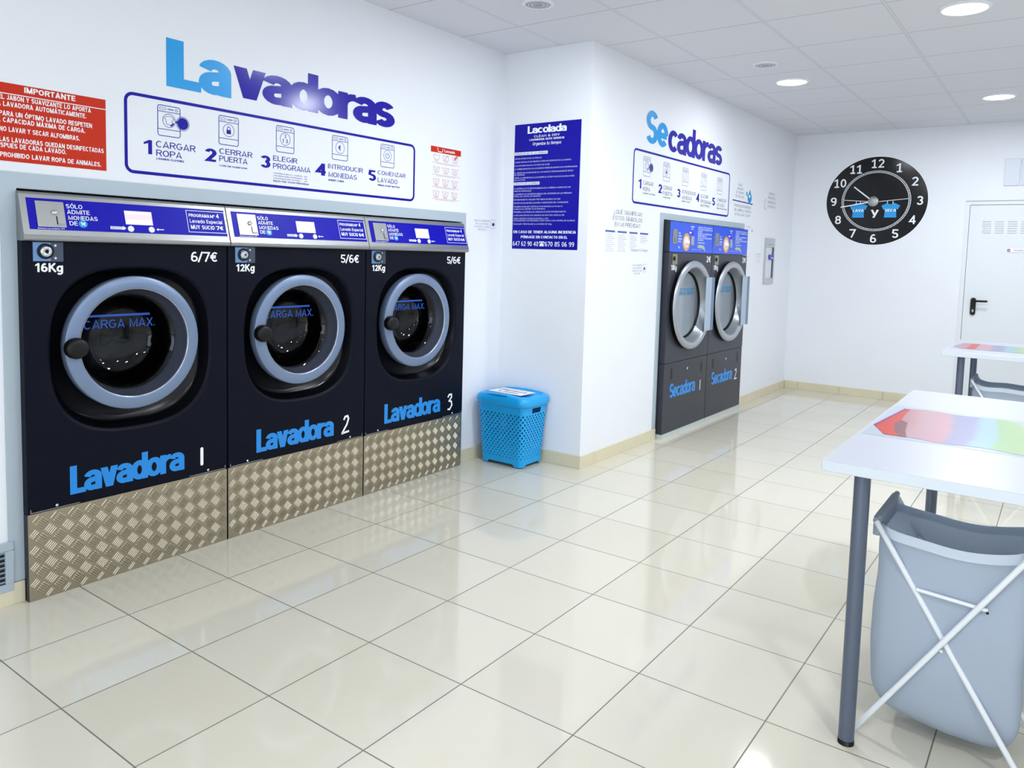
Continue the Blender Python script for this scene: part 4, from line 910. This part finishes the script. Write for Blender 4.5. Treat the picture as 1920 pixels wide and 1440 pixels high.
# slim metal wall panel
t = thing('wall_panel', 'slim grey metal wall panel with recessed channel and blue tag', 'panel', FD(3.350, 1.130))
b = B(); b.box(0, .285, .365, .452, 0, .012); b.box(0, .285, 0, .060, 0, .012); b.box(0, .030, .06, .365, 0, .012); b.box(.262, .285, .06, .365, 0, .012); b.build('panel_frame', mat('panel_grey', (188, 192, 200), .35, metal=.3), t, bevel=.002)
b = B(); b.box(.03, .262, .06, .365, 0, .004); b.build('channel', mat('channel_pale', (214, 218, 224), .3), t)
b = B(); b.box(.226, .262, .055, .378, .004, .010); b.build('dark_rail', mat('rail_dark', (58, 62, 92), .4), t)
b = B(); b.box(.02, .034, .05, .375, .004, .010); b.build('dark_rail', mat('rail_dark', (58, 62, 92), .4), t)
b = B(); b.box(.120, .252, .243, .290, .010, .016); tg = b.build('blue_tag', mat('tag_blue', (36, 56, 190), .35), t)
b = B(); b.strip([(.17, .262), (.235, .256)], .008, .0166); b.build('tag_print', M_WHITE, tg)
b = B(); b.text('ABRIR', .14, .385, .012, .0128, width=.12, align='C'); b.build('panel_lettering', M_FAINT, t)

# floor level vent
t = thing('wall_vent', 'grey metal wall vent grille low beside washer 1', 'vent', FL(-.11, .055, .004))
b = B(); b.box(0, .303, 0, .030, 0, .010); b.box(0, .303, .158, .188, 0, .010); b.box(0, .028, .03, .158, 0, .010); b.box(.275, .303, .03, .158, 0, .010); b.build('vent_frame', mat('vent_grey', (170, 184, 196), .4, metal=.2), t, bevel=.002)
b = B(); b.quad(.02, .285, .02, .165, .0012); b.build('vent_back', mat('vent_dark', (34, 36, 52), .6), t)
b = B()
for k in range(7):
    v = .034 + k * .0185; b.add([(.027, v, .002), (.276, v, .002), (.276, v + .009, .010), (.027, v + .009, .010), (.027, v + .0105, .010), (.276, v + .0105, .010)], [(0, 1, 2, 3), (3, 2, 5, 4)])
b.build('vent_slat', mat('vent_grey', (170, 184, 196), .4, metal=.2), t)

# ================================================================ CLOCK
CX, CZ, RX, RZ = 1.498, 1.986, .470, .440
t = thing('wall_clock', 'large round black wall clock with shirts on a line on the back wall', 'clock', FB(CX, CZ))
K = RX / RZ
b = B(); b.disc(0, 0, .0012, RX, RZ, 96); b.build('dial', M_CLOCK, t)
b = B(); b.ring(0, 0, .0018, RZ - .003, RZ + .004, 96, e=K); b.build('dial_rim', M_WHITE, t)
b = B(); b.ring(0, 0, .0018, .279, .282, 90, e=K); b.ring(0, 0, .0018, .2965, .2995, 90, e=K)
for i in range(120):
    a = 2 * PI * i / 120; c, s = math.cos(a), math.sin(a); b.strip([(.282 * K * c, .282 * s), (.2965 * K * c, .2965 * s)], .005, .0018)
b.build('minute_track_print', M_WHITE, t)
for i in range(1, 13):
    a = PI / 2 - i * PI / 6; r = .372
    b = B(); n = str(i); b.heavy(n, r * K * math.cos(a) , r * math.sin(a) - .0445, .085, .0018, t=.155, width=.058 if len(n) == 1 else .118, gap=.10, serif=True, align='C'); b.build('numeral', M_WHITE, t)
b = B(); b.strip([(-.296, .012), (-.02, -.008), (.02, -.008), (.298, .018)], .005, .0018)
for u in (-.178, -.140, .110, .160): b.quad(u - .003, u + .003, -.032, -.004, .0019)
b.build('clothes_line_print', M_WHITE, t)
for u, tx in ((-.155, 'LAVA'), (.142, 'SECA')):
    b = B(); b.poly([(u - .085, -.048), (u - .028, -.020), (u - .018, -.034), (u + .018, -.034), (u + .028, -.020), (u + .085, -.048), (u + .064, -.090), (u + .050, -.080), (u + .056, -.165), (u - .056, -.165), (u - .050, -.080), (u - .064, -.090)], .0020); sh = b.build('shirt_print', M_CYAN, t)
    b = B(); b.text(tx, u, -.107, .026, .0025, width=.105, bold=.03, align='C'); b.build('shirt_lettering', M_WHITE, sh)
b = B(); b.heavy('y', -.038, -.145, .078, .0020, t=.2, width=.070); b.build('letter_print', M_WHITE, t)
b = B(); b.lathe([(.052, .002), (.050, .020), (.030, .026), (.001, .028)], -.020, -.006, 12, sm=False); b.build('hub', M_STEEL, t)
b = B(); b.strip([(-.02, -.006), (-.204, .142)], .012, .018); b.build('hour_hand', M_WHITE, t)
b = B(); b.strip([(-.02, -.006), (-.322, -.061)], .011, .021); b.build('minute_hand', M_WHITE, t)

# ================================================================ BASKET
def basket():
    t = thing('laundry_basket', 'cyan perforated plastic laundry basket with lid in the corner by the pillar', 'basket', Matrix.Translation((.240, 3.045, 0)))
    hu0, hv0, hu1, hv1, Z0, Z1 = .164, .118, .190, .140, .0, .415
    def per(k, n, hu, hv, r):
        # point at fraction k/n around a rounded rectangle, starting at the middle of the +x side
        L = [2 * (hv - r), PI / 2 * r, 2 * (hu - r), PI / 2 * r] * 2; tot = sum(L); d = (k % n) / n * tot + (hv - r)
        d %= tot; i = 0
        while d > L[i] + 1e-12: d -= L[i]; i += 1
        cs = [(hu - r, hv - r, 0), (-(hu - r), hv - r, 90), (-(hu - r), -(hv - r), 180), (hu - r, -(hv - r), 270)]
        if i == 0: return (hu, -(hv - r) + d)
        if i == 2: return ((hu - r) - d, hv)
        if i == 4: return (-hu, (hv - r) - d)
        if i == 6: return (-(hu - r) + d, -hv)
        c = cs[(i - 1) // 2]; a = math.radians(c[2] + d / r * 180 / PI); return (c[0] + r * math.cos(a), c[1] + r * math.sin(a))
    N = 80
    def P(k, z):
        f = (z - Z0) / (Z1 - Z0); x, y = per(k, N, hu0 + (hu1 - hu0) * f, hv0 + (hv1 - hv0) * f, .035); return Vector((x, y, z))
    zs = [.006, .055] + [.055 + i * .0172 for i in range(1, 18)]; zs += [.353, .385, .404, Z1]
    b = B(); nr = len(zs)
    for j in range(nr - 1):
        z0, z1 = zs[j], zs[j + 1]
        for k in range(N):
            hole = 1 <= j < 18 and (k + j) % 2 == 0
            slot = j == 19 and (k in (N - 3, N - 2, N - 1, 0, 1, 2) or k in (N // 2 - 3, N // 2 - 2, N // 2 - 1, N // 2, N // 2 + 1, N // 2 + 2))
            if slot: continue
            if not hole:
                if j == 0:   # feet: the foot line lifts between the corners
                    def low(k_):
                        q = P(k_, z0); c = abs(q.x) < .105 if abs(q.y) > abs(q.x) * .72 else abs(q.y) < .072
                        return .022 if c else z0
                    b.add([P(k, low(k)), P(k + 1, low(k + 1)), P(k + 1, z1), P(k, z1)], [(0, 1, 2, 3)], 0, True)
                else: b.add([P(k, z0), P(k + 1, z0), P(k + 1, z1), P(k, z1)], [(0, 1, 2, 3)], 0, True)
            else:
                rr = .40 if z0 > .20 else .25 + .15 * max(0, (z0 - .06) / .14)
                o = [(0, 0), (.5, 0), (1, 0), (1, .5), (1, 1), (.5, 1), (0, 1), (0, .5)]
                i_ = [(.5 + rr * math.cos(math.radians(a)), .5 + rr * math.sin(math.radians(a))) for a in (225, 270, 315, 0, 45, 90, 135, 180)]
                def Q(p): return P(k, z0).lerp(P(k + 1, z0), p[0]).lerp(P(k, z1).lerp(P(k + 1, z1), p[0]), p[1])
                vs = [Q(p) for p in o] + [Q(p) for p in i_]
                b.add(vs, [(a, (a + 1) % 8, 8 + (a + 1) % 8, 8 + a) for a in range(8)], 0, True)
    b.add([P(k, .024) * .985 for k in range(N)], [tuple(range(N))])
    b.build('basket_body', M_BASKET, t)
    # lid with a rolled skirt and a shallow top well
    b = B(); prof = [(.186, .136, .392), (.200, .150, .396), (.206, .156, .410), (.206, .156, .432), (.200, .150, .448), (.186, .136, .458), (.172, .122, .460), (.165, .115, .452), (.150, .100, .450), (.08, .05, .452)]
    vs = []
    for hu, hv, z in prof: vs += [Vector((*per(k, N, hu, hv, .055 if hu > .17 else .04), z + (.012 * (1 - (abs(per(k, N, hu, hv, .04)[0]) / hu) ** 2) if z > .44 else 0))) for k in range(N)]
    b.add(vs, [(i * N + k, i * N + (k + 1) % N, (i + 1) * N + (k + 1) % N, (i + 1) * N + k) for i in range(len(prof) - 1) for k in range(N)] + [tuple((len(prof) - 1) * N + k for k in range(N))], 0, True)
    lid = b.build('lid', M_BASKET, t, solid=-1)
    b = B(); b.tube([(-.13, -.142, .455), (-.06, -.149, .461), (.0, -.151, .463), (.06, -.149, .461)], .004, 8); b.build('lid_grip', mat('cyan_plastic_dark', (10, 120, 200), .34), lid)
    # paper sheet on the lid
    pn = thing('paper_note', 'white paper note lying on the lid of the cyan laundry basket', 'note', Matrix.Translation((.235, 3.045, .4655)) @ Matrix.Rotation(-.05, 4, 'Z'))
    b = B(); b.box(-.135, .135, -.088, .070, 0, .0012); b.build('paper_sheet', M_PAPER, pn)
    b = B(); b.text('PRENDAS', 0, -.005, .030, .0018, width=.22, bold=.01, align='C'); b.text('OLVIDADAS', 0, -.058, .026, .0018, width=.17, bold=.005, align='C'); b.build('note_lettering', M_INK, pn)
basket()

# ================================================================ TABLES
M_SHEET = mat('printed_sheet_pale_blue', (166, 174, 188), .32)
def table(x0, y0, x1, y1, legs, label, towel, red=True, top=.815):
    t = thing('folding_table', label, 'table', Matrix.Translation((x0, y0, 0)), 'white work tables')
    b = B(); b.box(0, x1 - x0, 0, y1 - y0, top - .030, top); tp = b.build('table_top', M_TOP, t, bevel=.002)
    b = B(); b.box(-.0012, .0, .001, y1 - y0 - .001, top - .0285, top - .0015); b.box(.001, x1 - x0 - .001, -.0012, 0, top - .0285, top - .0015); b.build('edge_band', M_EDGE, tp)
    for lx, ly in legs:
        b = B(); b.tube([(lx - x0, ly - y0, .012), (lx - x0, ly - y0, top - .032)], .0215, 24); lg = b.build('leg', M_LEG, t)
        b = B(); b.lathe([(.022, 0), (.022, .014)], 0, 0, 24, caps=(True, True)); f = b.build('leg_foot', M_BLACK, lg); f.matrix_basis = Matrix.Translation((lx - x0, ly - y0, 0))
        b = B(); b.lathe([(.036, 0), (.036, .003)], 0, 0, 24, caps=(True, True)); f = b.build('leg_flange', M_LEG, lg); f.matrix_basis = Matrix.Translation((lx - x0, ly - y0, top - .034))
    ox, oy, wd, hgt = towel
    k = hgt / .46; n = 26
    b = B(); b.quad(-.006, wd + .05, -.165 * k, .46 * k, 0); ps = b.build('print_sheet', M_SHEET, tp); ps.matrix_basis = Matrix.Translation((ox - x0, oy - y0, top + .0004))
    pts = [(0, 0), (.055, -.135 * k)]
    pts += [(.06 + (wd - .06) * i / n, (-.135 + .012 * math.sin(i * 1.3)) * k) for i in range(1, n)] + [(wd, -.13 * k), (wd, .36 * k)]
    pts += [(.06 + (wd - .06) * i / n, (.40 + .030 * abs(math.sin(i * .62 + .9)) - .0035 * max(0, i - 5)) * k) for i in range(n - 1, 0, -1)] + [(.045, .41 * k), (.034, .40 * k)]
    b = B(); b.poly(pts, .0003); o = b.build('towel_print', M_TOWEL, tp); o.matrix_basis = Matrix.Translation((ox - x0, oy - y0, top + .0006))
    if red:
        b = B(); b.poly([(0, 0), (.055, -.134 * k), (.100, -.132 * k), (.074, -.06 * k), (.050, .07 * k), (.058, .16 * k), (.052, .28 * k), (.050, .402 * k), (.034, .40 * k)], .0007); q = b.build('red_fold_print', mat('red_fold_print', (184, 48, 32), .32), o)
        b = B(); b.poly([(.100, -.132 * k), (.120, -.132 * k), (.100, -.02 * k), (.085, .12 * k), (.058, .16 * k), (.050, .07 * k), (.074, -.06 * k)], .0007); b.build('fold_shadow_print', mat('fold_plum_print', (118, 66, 74), .32), o)
        b = B(); b.strip([(.001, .0), (.034, .40 * k)], .006, .0011); b.build('fold_edge_print', mat('fold_edge_purple', (110, 52, 130), .32), o)
    else:
        b = B(); b.quad(.085, .135, -.128 * k, .40 * k, .0007); b.build('red_band_print', mat('red_fold_print', (184, 48, 32), .32), o)
table(2.608, 1.235, 4.15, 2.770, ((2.705, 1.288), (2.715, 2.690), (4.05, 1.30), (4.05, 2.69)), 'white table with the large red-edged folded towel print, closest to the viewer', (2.625, 1.84, 1.2, .46))
table(2.494, 4.615, 3.95, 5.590, ((2.597, 4.690), (2.600, 5.505), (3.85, 4.69), (3.85, 5.50)), 'white table with towel print standing farther back near the door', (2.515, 5.00, 1.2, .36), False)

# ================================================================ LAUNDRY BAGS
def bag(x0, y0, label, seed):
    """folding X-frame bag: x0,y0 is the foot of the frame at the near corner"""
    t = thing('laundry_bag', label, 'laundry bag', Matrix.Translation((x0, y0, 0)), 'white laundry bags on folding frames')
    W, D, Ht = .415, .310, .630; xl, xr = .020, W - .020
    def leg(xa, xb, y, nm):
        b = B(); b.tube([(xa, y, .006), (xb, y, Ht)], .0078, 12); o = b.build(nm, M_TUBE, t)
        b = B(); b.tube([(xa - (.002 if xa < xb else -.002), y, 0), (xa, y, .012)], .0086, 12); b.build('foot_cap', M_TUBE, o); return o
    for y in (0, D):
        dy = -.016 if y == 0 else .016
        a = leg(W, xl, y, 'frame_leg'); c = leg(0, xr, y + dy, 'frame_leg')
        b = B(); yy = y + dy * 1.8
        b.add([(W / 2 + .004 * math.cos(k * PI / 4), yy, Ht / 2 + .004 * math.sin(k * PI / 4)) for k in range(8)], [tuple(range(8))]); b.build('rivet', M_CHROME, c)
    b = B(); b.tube([(.135, -.008, .462), (.306, -.008, .452)], .0055, 10); br = b.build('frame_brace', M_TUBE, t)
    b = B(); b.add([(.306 + .004 * math.cos(k * PI / 4), -.026, .452 + .004 * math.sin(k * PI / 4)) for k in range(8)], [tuple(range(8))]); b.build('brace_screw', M_BLACK, br)
    for x, a0 in ((xl, -1), (xr, 1)):
        b = B(); b.box(x - .0095, x + .0095, .012, D - .012, Ht - .048, Ht + .0095); b.build('rail_sleeve', M_FAB, t, bevel=.004)
        b = B(); b.tube([(x, -.018 if a0 > 0 else -.002, Ht), (x, D + .018, Ht)], .0085, 14); b.build('top_rail', mat('rail_sleeve', (150, 164, 184), .5), t)  # grey-blue rail colour has the shade under the table painted in
    # bag: rounded sections lofted from rim to the sagging base
    N = 72; rows = []
    def sect(f):
        # f: 0 rim .. 1 base
        hw = .186 + .002 * math.sin(PI * min(1, f * 1.05)); hd = .136 + .022 * math.sin(PI * min(1, f * 1.05))
        if f > .88: k = (f - .88) / .12; hw -= .018 * k ** 2; hd -= .022 * k ** 2
        z = .622 - (.622 - .085) * f; pts = []
        for i in range(N):
            a = 2 * PI * i / N; c, s = math.cos(a), math.sin(a); n = 7.0
            r = (abs(c) ** n + abs(s) ** n) ** (-1 / n); x, y = hw * r * c, hd * r * s
            zz = z - (.030 * (1 - min(1, abs(x) / hw) ** 4) + .004 * math.sin(x * 26 + seed)) * (1 - f) ** 1.5 * (1 if abs(y) > hd * .6 else 0)
            if f > .5: zz -= (.030 * (1 - (x / hw) ** 2) + .025 * max(0, x / hw)) * (f - .5) * 2
            q = noise.noise(Vector((x * 7 + seed, y * 7, zz * 6))) * .009 * min(1, f * 4) + noise.noise(Vector((x * 16 + seed, y * 16, zz * 9))) * .005 * min(1, f * 4)
            px, py = x + q * c, y + q * s
            pts.append((W / 2 + px, D / 2 + py, zz))
        return pts
    R = 26; rows = [sect(i / (R - 1)) for i in range(R)]
    b = B(); vs = [p for r in rows for p in r]
    b.add(vs, [(i * N + k, (i + 1) * N + k, (i + 1) * N + (k + 1) % N, i * N + (k + 1) % N) for i in range(R - 1) for k in range(N)], 0, True)
    last = rows[-1]; cx, cy = W / 2, D / 2; inner = [[(cx + (p[0] - cx) * q, cy + (p[1] - cy) * q, p[2] - .012 * (1 - q)) for p in last] for q in (1, .75, .45, .15)]
    vs = [p for r in inner for p in r]
    b.add(vs, [(i * N + k, (i + 1) * N + k, (i + 1) * N + (k + 1) % N, i * N + (k + 1) % N) for i in range(3) for k in range(N)] + [tuple(3 * N + k for k in range(N))], 0, True)
    cl = b.build('bag_cloth', M_FAB, t, solid=-1)
    b = B(); hem = [[(p[0] + (p[0] - W / 2) * .010, p[1] + (p[1] - D / 2) * .020, p[2] + dz) for p in sect(f)] for f, dz in ((0, .002), (.050, 0))]
    vs = hem[0] + hem[1]; b.add(vs, [(k, N + k, N + (k + 1) % N, (k + 1) % N) for k in range(N)], 0, True); b.build('bag_hem', M_HEM, cl)
    return t
bag(2.710, 1.381, 'white fabric laundry bag on a crossed white frame under the closest table', 1)
bag(2.640, 4.735, 'white fabric laundry bag on a crossed frame under the farther table', 5)

PART_LABELS = {'door_handle': None, 'lever': 'black lever', 'lid': 'cyan lid', 'bag_cloth': 'white fabric bag', 'top_rail': 'top rail in shaded grey', 'leg': 'dark grey round leg', 'leg_foot': 'black foot',
               'towel_print': 'printed row of folded coloured towels', 'tread_plate': 'silver chequer plate front', 'coin_plate': 'steel coin slot plate', 'control_panel': 'blue control panel', 'blue_panel': 'blue label panel',
               'door_ring': 'silver door ring', 'hour_hand': 'white hour hand', 'minute_hand': 'white minute hand', 'base_strip': 'pale grey base strip', 'blue_tag': 'blue tag'}
for o in list(bpy.data.objects):
    k = o.name.split('.')[0]
    if o.parent is not None and PART_LABELS.get(k): o['label'] = PART_LABELS[k]
    if k == 'door_handle': o['label'] = 'black handle plate' if o.parent and o.parent.name == 'door_1' else 'round black pull handle'
